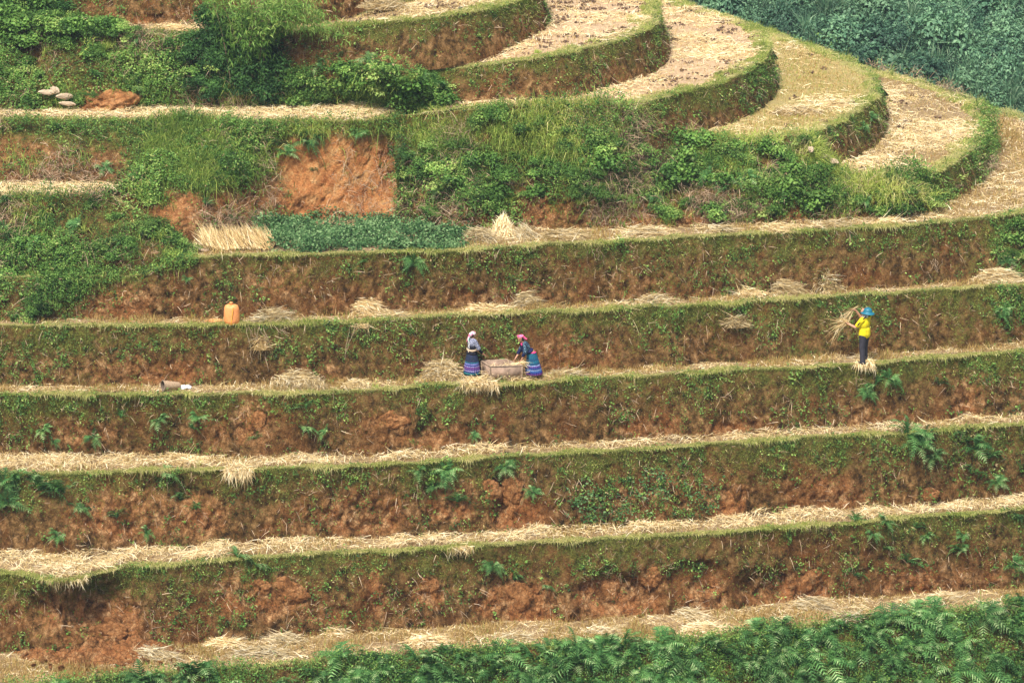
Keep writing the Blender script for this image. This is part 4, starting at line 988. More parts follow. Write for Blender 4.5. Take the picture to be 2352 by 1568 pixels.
H(1900,668,5,.95,.44,'ragged straw heap with stalks sticking up, nearest of the three to the man', spread=.9, up=.55, n=520, tint=(.6,.2))
H(2295,648,5,1.5,.34,'large straw sheaf lying at the right edge of the picture', ang=-.12, spread=.2, n=900)
g = Geo(); n = 1700; x = rng.uniform(-1.02, 1.02, n); dp = rng.random(n); q = np.stack([x+.12*dp, dp*.45, .03+dp*.16+rng.random(n)*.08*(1+.6*np.sin(x*5))], -1)
g.blades(q, unit(A3([-.38, .50, .62])+rnd(n, .14)+A3([.22, 0, 0])*(x[:, None] > .3)*-1), rng.uniform(.45, .78, n), rng.uniform(.010, .018, n), rng.uniform(-.05, .25, n), np.clip(rng.normal(.52, .22, n)-.3*(rng.random(n) < .2), 0, 1), bend=.10)
tag(link('straw_bundle', g.mesh('straw_bundle'), M['straw'], None, P(538, 578, z6)+A3([.1, 0, 0])), 'wide layer of long straight straw laid out to dry left of the vine patch', 'straw bundle')
H(1105,556,6,1.0,.34,'round topped sheaf at the right end of the vine patch', ang=-.35, spread=.35, n=520)
H(1155,541,6,.75,.48,'upright pale bushy straw tuft, tallest on the field with the vine patch', ang=1.6, spread=.5, up=1.4, n=700, L=(.25,.45), tint=(.86,.10))
H(1207,547,6,.6,.30,'pale straw tuft leaning against the tall pale one', ang=2.2, spread=.4, up=.8, n=420, tint=(.82,.12))
H(1300,549,6,1.6,.24,'dark edged long straw heap right of the pale tufts', ang=-.1, spread=.3, tint=(.58,.2))
H(1480,540,6,1.1,.22,'oval straw sheaf, first to the right of the long dark edged heap', ang=-.1, spread=.3)
H(1662,534,6,.8,.20,'small peaked straw sheaf under the red bare patch', ang=-.3, spread=.35)
H(1785,531,6,1.0,.17,'flat straw sheaf, right of the small peaked one', ang=-.1, spread=.35)
H(1920,522,6,1.1,.18,'flat straw heap below the end of the overgrown bank', ang=-.15, spread=.35)
H(2045,514,6,.9,.12,'thin straw heap, last one on the right of the vine patch field', ang=0)
H(830,250,8,1.7,.16,'pale straw heap at the right end of the high straw field', ang=.1)
H(1830,262,'B',1.7,.20,'humped straw heap on the front of the greenish spur field', ang=.2)
H(1930,246,'B',1.1,.14,'smaller straw heap behind the humped one on the greenish spur field', ang=.1)
H(390,70,'E',1.6,.14,'short straw strip on the high ledge left of the bamboo bush', ang=.05)
H(885,17,'E2',1.6,.2,'wide straw heap on the uppermost field at the top edge', ang=.1)
H(195,440,7,1.3,.14,'straw trailing off the right end of the small left field', drape=.4, ang=-.3)
H(1688,748,None,.7,.26,'small dry straw clump caught on the bank left of the man', key=5, tint=(.5,.2), up=.4, spread=.9, n=200, cat='straw clump', name='straw_clump')
H(832,748,None,.5,.05,'tiny straw wisp stuck to the bank under the peaked sheaf', key=5, tint=(.5,.2), n=70, cat='straw clump', name='straw_clump')
H(600,800,None,.6,.3,'tangle of dry stems caught halfway down the bank below the straw beside the sack', key=5, tint=(.45,.2), spread=1.2, up=.2, n=130, cat='straw clump', name='straw_clump')
# dry vines hanging down the banks
def stems(u0, v0, u1, v1, key, n, label, wob=.12, rad=.008, cat='dry stems'):
    a, na = surf(key, u0, v0); b, nb = surf(key, u1, v1); g = Geo()
    for i in range(n):
        t = np.linspace(0, rng.uniform(.5, 1), 12)[:, None]; off = rng.normal(0, .10, 3)
        C = a*(1-t)+b*t+(na*(1-t)+nb*t)*(.10+.08*rng.random())+off*A3([1.5, .2, .3])+A3([1, 0, .3])*wob*np.cumsum(rng.normal(0, .35, (12, 1)), 0)*.5
        g.tube(C, np.linspace(rad, rad*.5, 12), rng.uniform(.4, 1), 4)
    o = link('dry_stems', g.mesh('dry_stems'), M['drystem']); o.data.update(); return tag(o, label, cat)
stems(585,752,600,830,5,9,'pale dry stems dangling from the lip right of the orange sack')
stems(640,755,655,775,5,4,'short dry stems hanging at the right side of the sack straw')
stems(815,745,800,850,5,2,'single long curved dry vine down the bank left of the women')
stems(1370,570,1385,610,6,4,'dry stems hanging under the lip of the vine patch field')
stems(640,610,650,640,6,3,'thin white stems on the bank below the vine patch')
stems(345,1400,350,1450,2,3,'bare stems standing in the collapsed bank')
stems(2140,600,2150,640,6,5,'withered hanging weed on the bank at the upper right of the man')
stems(1780,760,1775,800,5,2,'two pale curved stalks on the bank left of the man')

# ------------------------------------------------------------------ rough lumps of hard earth standing out of the banks
def lump(key, u, v, w, h, label, d=.16, mat='earthlump'):
    q, n = surf(key, u, v); bm = bmesh.new(); bmesh.ops.create_icosphere(bm, subdivisions=5, radius=1)
    V = A3([x.co[:] for x in bm.verts]); F = A3([[y.index for y in f.verts] for f in bm.faces]); bm.free()
    sd = rng.uniform(0, 99); dn = V*A3([w/2, d, h/2]); nn_ = fbm(dn+sd, 3.2, 4, 7); rd = 1-np.abs(fbm(dn+sd, 7, 3, 8))
    blk = np.round(fbm(dn+sd, 2.6, 2, 17)*3)/3
    V = dn*(1+.45*nn_[:, None]+.35*blk[:, None])*A3([1.15, .8, 1.15])+unit(V)*(.10*(rd-.6))[:, None]+unit(V)*.035*fbm(dn+sd, 18, 3, 9)[:, None]
    V[:, 1] *= .62; o = link('earth_lump', raw_mesh('earth_lump', V, F, {'bare': np.full(len(V), .85), 'moss': np.zeros(len(V)), 'lip': np.zeros(len(V)), 'scar': np.full(len(V), .25)}, True), M['earth'], None, q-n*.03); tag(o, label, 'earth lump', None); return o
m_, nt_, b_ = newmat('hard_earth'); a_ = noise(nt_, 7, 7, .7).outputs[0]; c_ = noise(nt_, 30, 5, .75).outputs[0]
k_ = ramp(nt_, a_, [(.36, (.07, .030, .010)), (.5, (.36, .17, .06)), (.64, (.70, .42, .17))]).outputs[0]
k_ = mixc(nt_, ramp(nt_, c_, [(.4, (.65, .65, .65)), (.52, (0, 0, 0))]).outputs[0], k_, (.15, .065, .03))
nt_.links.new(k_, b_.inputs['Base Color']); b_.inputs['Roughness'].default_value = .95
bb = node(nt_, 'ShaderNodeBump'); bb.inputs['Strength'].default_value = 1; bb.inputs['Distance'].default_value = .08; nt_.links.new(a_, bb.inputs['Height']); nt_.links.new(bb.outputs[0], b_.inputs['Normal'])
M['lump'] = m_
for a in [(2,1490,1322,.60,.55,'tall pale earth lump under the turf, right of the middle of the lowest bank'),
          (2,860,1345,.40,.62,'orange earth pillar on the lowest bank, left of the middle'),
          (2,990,1350,.36,.45,'small pointed earth lump on the lowest bank right of the orange pillar'),
          (2,1125,1365,.42,.50,'left horn of the wide broken earth block, lowest bank'),
          (2,1180,1372,.75,.60,'wide cracked block of earth in the middle of the lowest bank'),
          (2,1235,1385,.60,.50,'right shoulder of the wide cracked earth block on the lowest bank'),
          (2,1385,1345,.7,.40,'rough grey brown earth shelf between the cracked block and the tall pale lump'),
          (2,1640,1350,.55,.65,'orange jagged earth lump right of the tall pale one'),
          (2,1845,1330,.80,.50,'reddish rough earth lump above the sloping sheaf'),
          (2,665,1360,.9,.60,'broad grey pink earth lump on the left half of the lowest bank'),
          (2,180,1400,.35,.9,'slanting ridge of earth inside the collapsed hollow at the lower left'),
          (2,290,1425,.75,.45,'yellow orange earth lump at the right rim of the collapse'),
          (2,245,1455,1.0,.42,'fallen yellow orange mass of earth at the foot of the collapse'),
          (2,600,1345,.5,.4,'low pale lump left of the broad grey pink one'),
          (3,1175,1120,.42,.75,'pale earth pillar on the bank under the women, near a dark cleft'),
          (3,1120,1135,.55,.5,'rounded earth lump left of the pale pillar'),
          (3,1050,1130,.6,.45,'crumbly orange lump under the ferns on the bank above the straw row'),
          (3,1670,1150,.4,.55,'pale orange earth lump right of the dark low vines'),
          (3,2140,1135,.35,.3,'small pale earth knob near the right end of the second bank'),
          (4,900,965,.7,.4,'rough earth lump on the bank under the big straw heap'),
          (4,595,970,.3,.6,'narrow vertical earth rib on the bank below the sack')]:
    lump(*a)
def soil_slide(u, v, w, dp, h, label):
    X, Y = np.meshgrid(np.linspace(-1, 1, 110), np.linspace(-1, 1, 60)); q0 = P(u, v, Z[1]); R2 = np.clip(1-(X**2+Y**2), 0, 1)
    pw = np.stack([X*w/2+q0[0], Y*dp/2+q0[1], X*0], -1); zz = h*R2**.7*(1+.6*fbm(pw, 1.6, 3, 3))+R2**.4*.15*fbm(pw, 5, 4, 4)+.03*fbm(pw, 20, 2, 6)-.05
    zz = np.where(Y > 0, np.maximum(zz, h*1.3*np.clip(1-np.abs(X), 0, 1)*np.clip(Y*1.2, 0, 1)+.08*fbm(pw, 6, 3, 4)), zz)
    V = np.stack([X*w/2, Y*dp/2, zz], -1); o = link('soil_slide', raw_mesh('soil_slide', V, grid_faces(60, 110), {'bare': np.ones((60, 110)), 'moss': np.zeros((60, 110)), 'lip': np.zeros((60, 110)), 'scar': np.zeros((60, 110))}, True), M['earth'], None, q0); return tag(o, label, 'soil slide')
soil_slide(225, 1500, 4.8, 2.1, .36, 'fan of crumbled orange earth slid out from the hollow at the lower left')
# clods fallen at the foot of the collapse
for i in range(80):
    u = rng.uniform(20, 430); v = rng.uniform(1482, 1542); s = rng.uniform(.06, .24)
    o = bpy.data.objects.new('fallen_clod', bpy.data.objects['earth_lump.%03d' % rng.integers(1, 12)].data); COL.objects.link(o)
    o.location = P(u, v, Z[1]+.08+s*.2); o.scale = (s, s*1.8, s); o.rotation_euler = rng.uniform(0, 6, 3)
    tag(o, 'fallen clod of orange earth on the lowest field under the collapse', 'earth clod', 'fallen clods under the collapse')
M['stone'] = plain('pale_stone', (.52, .40, .27), .9, .2, .2, 6, .5)
for i, (u, v, w, h, lab) in enumerate([(113,213,.32,.16,'flat pale stone, left one of the little pile at the upper left'), (130,208,.26,.20,'round pale stone on top of the little pile at the upper left'), (152,220,.22,.2,'small pale stone leaning right of the little pile'), (157,238,.18,.14,'lowest small stone beside the red earth mound'),
                          (1860,342,.3,.16,'pale pinkish stone at the left end of the rubble row below the spur'), (1885,358,.5,.14,'flat pale stone in the middle of the rubble row below the spur'), (1910,368,.4,.12,'flat stone at the right end of the rubble row below the spur')]):
    o = bpy.data.objects.new('stone', bpy.data.objects['earth_lump.003'].data.copy()); COL.objects.link(o); o.data.materials.clear(); o.data.materials.append(M['stone'])
    q = surf('G' if u < 500 else 'H', u, v)[0]; o.location = q+A3([0, -.38, .08]); o.scale = (w*1.1, 2.2, h*1.6); o.rotation_euler = (0, rng.uniform(-.3, .3), rng.uniform(0, 3)); tag(o, lab, 'stone')
o = bpy.data.objects.new('earth_mound', bpy.data.objects['earth_lump.008'].data.copy()); COL.objects.link(o); o.data.materials.clear(); o.data.materials.append(M['earth'])
o.location = P(232, 250, z8)+A3([0, -.1, .12]); o.scale = (2.3, 5.0, 1.5); tag(o, 'red earth mound with grass on top at the back of the high straw field', 'earth mound')
for i in range(9): plant('grass_tuft', TUFTM[i % 3], P(190+i*11, 246, z8)+A3([0, .1, .42+.05*math.sin(i*.4)]), .9, 'green grass tuft on top of the red earth mound', 'grass tuft', 'grass tufts on the red earth mound')
# dead wood board beside the drying straw
def box_mesh(name, sx, sy, sz, bev=.01):
    bm = bmesh.new(); bmesh.ops.create_cube(bm, size=1)
    for x in bm.verts: x.co.x *= sx; x.co.y *= sy; x.co.z *= sz
    bmesh.ops.bevel(bm, geom=bm.edges[:], offset=bev, segments=2, affect='EDGES')
    me = bpy.data.meshes.new(name); bm.to_mesh(me); bm.free(); return me
M['wood'] = plain('weathered_wood', (.40, .29, .20), .8, .2, .25, 14, .4)
o = link('wooden_board', box_mesh('wooden_board', .55, .16, .035), M['wood'], None, P(458, 578, z6)+A3([0, 0, .08])); o.rotation_euler = (.1, .15, -.3); tag(o, 'pale wooden board lying at the left end of the straight straw bundle', 'board')

# ------------------------------------------------------------------ sack, basket, box
def rings(name, prof, k=28, fn=None, cap=True):
    """surface of revolution from (radius, z), pushed about by fn(x, y, z, angle)"""
    bm = bmesh.new(); R = []
    for r, z in prof:
        ring = []
        for j in range(k):
            a = 2*math.pi*j/k; x, y = r*math.cos(a), r*math.sin(a)
            if fn: x, y, z2 = fn(x, y, z, a)
            else: z2 = z
            ring.append(bm.verts.new((x, y, z2)))
        R.append(ring)
    for a, b in zip(R[:-1], R[1:]):
        for j in range(k): bm.faces.new((a[j], a[(j+1) % k], b[(j+1) % k], b[j]))
    if cap: bm.faces.new(R[0][::-1]); bm.faces.new(R[-1])
    for f in bm.faces: f.smooth = True
    me = bpy.data.meshes.new(name); bm.to_mesh(me); bm.free(); return me
M['sack'] = plain('orange_woven_sack', (.86, .33, .11), .55, .35, .08, 30, .3)
M['yellow_strap'] = plain('yellow_strap', (.75, .42, .04), .6, .3, .05)
e = empty('sack', P(532, 743, Z[5])+A3([0, 0, .0])); tag(e, 'full upright orange woven sack tied at the top, standing on the terrace lip', 'sack')
def sf(x, y, z, a):
    w = 1+.05*math.sin(3*a+z*5)+.02*math.sin(9*z*4+a*2); return x*w, y*w*.78, z+.015*math.sin(5*a)
link('bag', rings('bag', [(.18,0),(.225,.03),(.238,.12),(.232,.2),(.236,.28),(.228,.36),(.22,.42),(.215,.48),(.19,.535),(.12,.565),(.05,.575)], 32, sf), M['sack'], e)
link('tied_neck', rings('tied_neck', [(.045,.56),(.026,.585),(.03,.60),(.055,.625),(.045,.645),(.01,.65)], 14, lambda x, y, z, a: (x*(1+.25*math.sin(5*a)), y*(1+.25*math.sin(4*a)), z)), M['sack'], e)
g = Geo(); g.tube(A3([[.06,-.15,.53],[.055,-.19,.42],[.04,-.195,.3],[.02,-.195,.16],[.0,-.19,.02]]), .010, .5, 6); link('strap', g.mesh('strap'), M['yellow_strap'], e)
o = link('plastic_sheet', rings('plastic_sheet', [(.01,.05),(.10,.055),(.18,.02),(.24,.0)], 24, lambda x, y, z, a: (x*(1.1+.3*math.sin(3*a)), y*.5, z+.02*math.sin(5*a)), cap=False), M['sack'], None, P(492, 738, Z[5])); tag(o, 'crumpled flat orange sheet on the grass left of the sack', 'plastic sheet')

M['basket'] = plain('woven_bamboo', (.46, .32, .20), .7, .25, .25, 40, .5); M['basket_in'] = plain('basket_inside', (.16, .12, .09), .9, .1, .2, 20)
e = empty('basket', P(392, 897, Z[4])+A3([0, 0, .155])); tag(e, 'brown woven basket lying on its side with its dark mouth to the left', 'basket'); e.rotation_euler = (0, math.radians(-84), math.radians(28))
wv = lambda x, y, z, a: (x*(1+.012*math.sin(z*160)), y*(1+.012*math.sin(z*160)), z)
link('wall', rings('wall', [(.085,-.28),(.10,-.25),(.118,-.1),(.138,.05),(.155,.2),(.160,.24)], 32, wv, cap=False), M['basket'], e)
link('lining', rings('lining', [(.075,-.25),(.095,-.24),(.112,-.1),(.132,.05),(.149,.2),(.154,.235)], 32, None, cap=False), M['basket_in'], e)
link('base', rings('base', [(.01,-.284),(.05,-.285),(.084,-.278)], 32), M['basket'], e)
link('rim', rings('rim', [(.152,.232),(.166,.236),(.168,.252),(.156,.258),(.150,.25)], 32, None, cap=False), M['wood'], e)
M['white_cloth'] = plain('white_plastic', (.74, .76, .80), .5, .4, .05)
o = link('white_bag', rings('white_bag', [(.01,.05),(.07,.06),(.12,.04),(.16,.0)], 20, lambda x, y, z, a: (x*(1.1+.3*math.sin(2*a)), y*.6, z+.025*math.sin(4*a)), cap=False), M['white_cloth'], None, P(425, 893, Z[4])+A3([0, 0, .04])); tag(o, 'small crumpled white bag on the grass right of the basket', 'bag')

z4 = Z[4]; HB = .46
M['boxwood'] = plain('grey_brown_planks', (.36, .25, .18), .8, .2, .2, 5, .3)
c_u = {'FL': P(1126, 842, z4+HB), 'FR': P(1200, 840, z4+HB), 'BR': P(1163, 826, z4+HB), 'BL': P(1106, 829, z4+HB)}
cen = sum(c_u.values())/4; 
e = empty('threshing_box', A3([cen[0], cen[1], z4])); tag(e, 'open wooden threshing box with flared sides between the two women', 'threshing box')
top = {k: q-A3([cen[0], cen[1], z4]) for k, q in c_u.items()}
bot = {k: A3([q[0]*.93, q[1]*.9, .02]) for k, q in top.items()}
def panel(name, a, b, mat='boxwood', th=.025):
    ta, tb, ba, bb_ = top[a], top[b], bot[a], bot[b]; n = np.cross(tb-ta, ba-ta); n = n/np.linalg.norm(n)*th
    if np.dot(n[:2], (ta+tb)[:2]) > 0: n = -n
    sh = (tb-ta)/np.linalg.norm(tb-ta)*.004
    V = A3([ta+sh, tb-sh, bb_-sh, ba+sh, ta+n+sh, tb+n-sh, bb_+n-sh, ba+n+sh]); F = A3([[0,1,2,3],[7,6,5,4],[0,4,5,1],[1,5,6,2],[2,6,7,3],[3,7,4,0]])
    return link(name, raw_mesh(name, V, F), M[mat], e)
panel('front_panel', 'FL', 'FR'); panel('back_panel', 'BL', 'BR'); panel('end_panel', 'FL', 'BL'); panel('end_panel', 'FR', 'BR')
V = A3([bot['FL']+A3([0,0,.03]), bot['FR']+A3([0,0,.03]), bot['BR']+A3([0,0,.03]), bot['BL']+A3([0,0,.03])]); link('floor_board', raw_mesh('floor_board', V, A3([[0,1,2,3]])), M['boxwood'], e)
def bar(name, a, b, r, parent, mat, k=8):
    g = Geo(); g.tube(np.linspace(a, b, 4), r, .5, k); return link(name, g.mesh(name), M[mat], parent)
for a, b in (('FL','FR'),('FR','BR'),('BR','BL'),('BL','FL')): bar('rim_rail', top[a]+A3([0,0,.01]), top[b]+A3([0,0,.01]), .018, e, 'wood')
for k in top: bar('corner_post', bot[k]*A3([1.03,1.03,1]), top[k]*A3([1.02,1.02,1])+A3([0,0,.0]), .022, e, 'wood')
dl = unit(top['FL']-top['FR'])
for k, s in (('FL', 1), ('FR', -1)):
    p0 = top[k]*.5+bot[k]*.5; h1 = bar('handle', p0+A3([0,.05,-.02]), p0+dl*s*.24+A3([0,.03,.02]), .018, e, 'wood')
    bar('handle', p0+A3([0,.28,-.02]), p0+dl*s*.24+A3([0,.26,.02]), .018, e, 'wood'); 
g = Geo(); n = 240; q = rng.uniform(-1, 1, (n, 3))*A3([.38,.22,.05])+A3([-.02,.0,.26]); g.blades(q, unit(UPZ*.8+rnd(n,.7)), rng.uniform(.12,.34,n), .012, rng.uniform(0,.5,n), np.clip(rng.normal(.8,.12,n),0,1))
n = 420; q = rng.uniform(-1, 1, (n, 3))*A3([.44,.25,.04])+A3([0,.0,.20]); a_ = rng.uniform(0,6.28,n); g.blades(q, unit(np.stack([np.cos(a_),np.sin(a_),rng.normal(.1,.2,n)],-1)), rng.uniform(.15,.3,n), .013, .2, np.clip(rng.normal(.7,.15,n),0,1))
o = link('straw_in_box', g.mesh('straw_in_box'), M['straw'], None, e.location); tag(o, 'tangle of fresh straw lying inside the wooden box', 'straw')

# ------------------------------------------------------------------ people
def bm_fuse(name, prims, voxel, mat, parent, smooth_it=4):
    """capsules and ellipsoids fused to one continuous skin"""
    bm = bmesh.new()
    for p in prims:
        if p[0] == 'c':
            a, b, ra, rb = Vector(p[1]), Vector(p[2]), p[3], p[4]; d = b-a; q = Vector((0, 0, 1)).rotation_difference(d.normalized()).to_matrix().to_4x4()
            bmesh.ops.create_cone(bm, cap_ends=True, segments=16, radius1=ra, radius2=rb, depth=d.length, matrix=Matrix.Translation((a+b)/2) @ q)
            for c, r in ((a, ra), (b, rb)): bmesh.ops.create_uvsphere(bm, u_segments=14, v_segments=9, radius=r, matrix=Matrix.Translation(c))
        else:
            mt = Matrix.Translation(p[1]) @ (p[3] if len(p) > 3 else Matrix.Identity(4)) @ Matrix.Diagonal((*p[2], 1))
            bmesh.ops.create_uvsphere(bm, u_segments=20, v_segments=14, radius=1, matrix=mt)
    me = bpy.data.meshes.new(name); bm.to_mesh(me); bm.free(); tmp = bpy.data.objects.new(name, me); COL.objects.link(tmp)
    r = tmp.modifiers.new('r', 'REMESH'); r.mode = 'VOXEL'; r.voxel_size = voxel; r.use_smooth_shade = True
    s = tmp.modifiers.new('s', 'SMOOTH'); s.iterations = smooth_it; s.factor = .5
    bpy.context.view_layer.update(); m2 = bpy.data.meshes.new_from_object(tmp.evaluated_get(bpy.context.evaluated_depsgraph_get())); bpy.data.objects.remove(tmp)
    m2.name = name; m2.materials.clear(); return link(name, m2, mat, parent)
def V3(*a): return Vector(a)
def hand(wrist, d, palm_n, side, curl=.6, s=1.0):
    """palm, thumb and four bent fingers; d = towards the fingers, palm_n = out of the palm"""
    d = Vector(d).normalized(); pn = Vector(palm_n); pn = (pn-d*pn.dot(d)).normalized(); w = d.cross(pn)*side; out = []
    wr = Vector(wrist); out.append(('c', wr, wr+d*.045*s, .022*s, .026*s))
    for i, L in enumerate((.070, .078, .072, .056)):
        o = w*(.030-.019*i)*s; b = wr+d*.075*s+o; out.append(('c', wr+d*.03*s+o*.7, b, .013*s, .011*s))
        a1 = d*math.cos(curl*.5)+pn*math.sin(curl*.5); a2 = d*math.cos(curl*1.5)+pn*math.sin(curl*1.5)
        out += [('c', b, b+a1*L*.5*s, .0095*s, .0088*s), ('c', b+a1*L*.5*s, b+a1*L*.5*s+a2*L*.5*s, .0088*s, .0072*s)]
    t0 = wr+d*.02*s+w*.026*s; t1 = t0+(w*.7+d*.7).normalized()*.034*s+pn*.01*s; out += [('c', t0, t1, .012*s, .0105*s), ('c', t1, t1+(d*.8+pn*.5).normalized()*.03*s, .0105*s, .008*s)]
    return out
def head_prims(c, f, up, s=1.0):
    """skull, face, nose, chin, ears; c = centre, f = facing"""
    c = Vector(c); f = Vector(f).normalized(); up = Vector(up); up = (up-f*up.dot(f)).normalized(); r = f.cross(up)
    R = Matrix((r, f, up)).transposed().to_4x4(); L = []
    L.append(('e', c+up*.02*s, (.074*s, .092*s, .092*s), R)); L.append(('e', c+f*.030*s-up*.045*s, (.055*s, .058*s, .065*s), R)); L.append(('e', c+f*.068*s-up*.092*s, (.022*s, .018*s, .017*s), R))
    L.append(('c', c+f*.088*s+up*.005*s, c+f*.105*s-up*.030*s, .008*s, .013*s)); L.append(('c', c+f*.087*s-up*.062*s-r*.016*s, c+f*.087*s-up*.062*s+r*.016*s, .008*s, .008*s))
    for sd in (-1, 1): L.append(('e', c+r*sd*.073*s-up*.008*s-f*.005*s, (.010*s, .018*s, .028*s), R)); L.append(('e', c+f*.076*s+r*sd*.030*s+up*.018*s, (.022*s, .012*s, .006*s), R))
    return L, R, r, f, up
def eyes(c, f, up, parent, s=1.0):
    _, R, r, f, up = head_prims(c, f, up, s)
    for sd in (-1, 1):
        me = bpy.data.meshes.new('eye'); bm = bmesh.new(); bmesh.ops.create_uvsphere(bm, u_segments=12, v_segments=8, radius=1, matrix=Matrix.Translation(Vector(c)+f*.082*s+r*sd*.030*s+up*.003*s) @ R @ Matrix.Diagonal((.012*s, .008*s, .006*s, 1))); bm.to_mesh(me); bm.free(); link('eye', me, M['eye'], parent)
M['skin'] = plain('skin', (.50, .26, .16), .55, .35, .06, 10); M['eye'] = plain('eye', (.02, .015, .012), .2, .5, 0)
M['hair'] = plain('black_hair', (.012, .010, .010), .5, .4, .2, 30)
M['helmet'] = plain('blue_green_helmet', (.012, .15, .22), .45, .4, .08, 12); M['yellow_shirt'] = plain('yellow_shirt', (.82, .66, .015), .8, .15, .06, 14, .3)
M['trousers'] = plain('dark_grey_trousers', (.050, .048, .062), .85, .15, .15, 16, .3); M['white_cl'] = plain('white_trim', (.75, .73, .72), .8, .1, .04); M['black'] = plain('black_cloth', (.018, .018, .026), .85, .1, .1, 20)
M['shoe'] = plain('dark_shoe', (.02, .02, .025), .6, .3, .1)
def weave(name, cols, sc=26, rough=.85):
    m, nt, b = newmat(name); n = noise(nt, sc, 3, .7).outputs[0]; r = ramp(nt, n, cols, 'CONSTANT'); nt.links.new(r.outputs[0], b.inputs['Base Color']); b.inputs['Roughness'].default_value = rough; return m
M['grey_jacket'] = weave('grey_patterned_cloth', [(0, (.09,.10,.15)), (.45, (.20,.21,.29)), (.57, (.42,.44,.54))], 30)
M['navy_jacket'] = weave('navy_cloth_with_pale_pattern', [(0, (.018,.022,.05)), (.50, (.04,.09,.14)), (.58, (.20,.33,.38))], 28)
M['scarf_mix'] = weave('pink_green_scarf', [(0, (.30,.62,.50)), (.42, (.72,.80,.72)), (.50, (.85,.22,.38)), (.62, (.75,.12,.28))], 13)
M['scarf_pink'] = weave('pink_scarf', [(0, (.80,.05,.20)), (.45, (.90,.16,.32)), (.60, (.92,.45,.55))], 13)
M['navy'] = plain('navy_cloth', (.016, .020, .07), .85, .1, .1, 20); M['pink'] = plain('pink_blouse', (.82, .06, .22), .8, .1, .05); M['rope'] = plain('pale_sash', (.66, .52, .36), .8, .1, .15, 30)
def band_mat(name, stops, z0, z1):
    m, nt, b = newmat(name); tc = node(nt, 'ShaderNodeTexCoord'); sp = node(nt, 'ShaderNodeSeparateXYZ'); nt.links.new(tc.outputs['Object'], sp.inputs[0])
    f = mth(nt, 'DIVIDE', mth(nt, 'SUBTRACT', sp.outputs[2], z0), z1-z0, True); r = ramp(nt, f, stops, 'CONSTANT')
    n = noise(nt, 22, 2, .6).outputs[0]; c = mixc(nt, ramp(nt, n, [(.45, (0,0,0)), (.6, (.55,.55,.55))]).outputs[0], r.outputs[0], (.02,.025,.10))
    nt.links.new(c, b.inputs['Base Color']); b.inputs['Roughness'].default_value = .85; return m
M['skirt_a'] = band_mat('striped_pleated_cloth', [(0,(.015,.09,.10)),(.08,(.04,.26,.25)),(.15,(.02,.04,.18)),(.25,(.36,.36,.55)),(.30,(.10,.05,.22)),(.42,(.14,.05,.20)),(.53,(.35,.35,.62)),(.57,(.05,.05,.22)),(.68,(.30,.32,.60)),(.72,(.04,.08,.25)),(.78,(.03,.17,.21)),(.83,(.02,.03,.05))], .12, .62)
M['skirt_b'] = band_mat('blue_striped_pleated_cloth', [(0,(.20,.05,.25)),(.08,(.03,.05,.30)),(.16,(.05,.14,.35)),(.24,(.30,.38,.55)),(.28,(.02,.06,.22)),(.38,(.12,.05,.28)),(.46,(.35,.45,.70)),(.51,(.012,.08,.16)),(.60,(.015,.14,.21)),(.72,(.012,.09,.17)),(.84,(.015,.13,.19))], .15, .78)
def skirt(name, parent, mat, prof, pleats=22, amp=.05, lean=None):
    def fn(x, y, z, a):
        k = 1+amp*min(1, max(0, (prof[0][1]-z)/.25))*math.sin(pleats*a); dx, dy = lean(z) if lean else (0, 0); return x*k+dx, y*k*.9+dy, z
    return link(name, rings(name, prof, 132, fn, cap=False), M[mat], parent)

# man: seen from behind, facing left and away; local +y = forward, local +x = his right
e = empty('person', P(1984, 835, z4)); tag(e, 'man in a yellow shirt, grey trousers and blue helmet holding up dry stalks', 'person'); e.rotation_euler = (0, 0, math.radians(56)); e.scale = (1.14, 1.12, 1.0)
hd, *_ = head_prims((0, .03, 1.585), (0.05, 1, -.05), (0, 0, 1))
LW, RW = V3(-.20, .40, 1.22), V3(.12, .33, 1.54)
prims = hd+[('c', V3(0,.0,1.38), V3(0,.02,1.52), .060, .055), ('e', (0,0,1.22), (.165,.105,.22)), ('e', (0,0,.98), (.150,.105,.13)),
    ('c', V3(-.18,0,1.37), V3(-.23,.14,1.15), .052, .043), ('c', V3(-.23,.14,1.15), LW, .042, .027), ('c', V3(.18,0,1.37), V3(.24,.24,1.30), .052, .043), ('c', V3(.24,.24,1.30), RW, .042, .027),
    ('c', V3(-.085,0,.93), V3(-.085,.01,.50), .080, .055), ('c', V3(-.085,.01,.50), V3(-.085,-.01,.10), .055, .038), ('c', V3(.085,0,.93), V3(.085,.03,.50), .080, .055), ('c', V3(.085,.03,.50), V3(.09,.02,.10), .055, .038),
    ('c', V3(-.085,-.03,.05), V3(-.09,.14,.035), .04, .03), ('c', V3(.09,0,.05), V3(.10,.17,.035), .04, .03)]
prims += hand(LW, (-.1,1,.1), (.8,0,.3), -1, .9) + hand(RW, (-.3,.75,.5), (-.6,.2,-.6), 1, .9)
bm_fuse('body', prims, .006, M['skin'], e, 3); eyes((0,.03,1.585), (0.05,1,-.05), (0,0,1), e)
bm_fuse('shirt', [('e', (0,0,1.24), (.195,.130,.22)), ('c', V3(0,0,1.05), V3(0,0,.92), .150, .158), ('c', V3(-.06,0,1.05), V3(-.06,0,.93), .125,.13), ('c', V3(.06,0,1.05), V3(.06,0,.93), .125,.13), ('c', V3(-.15,0,1.38), V3(.15,0,1.38), .078, .078), ('c', V3(-.17,0,1.37), V3(-.215,.09,1.22), .078, .070), ('c', V3(.17,0,1.37), V3(.215,.14,1.33), .078, .070)], .010, M['yellow_shirt'], e)
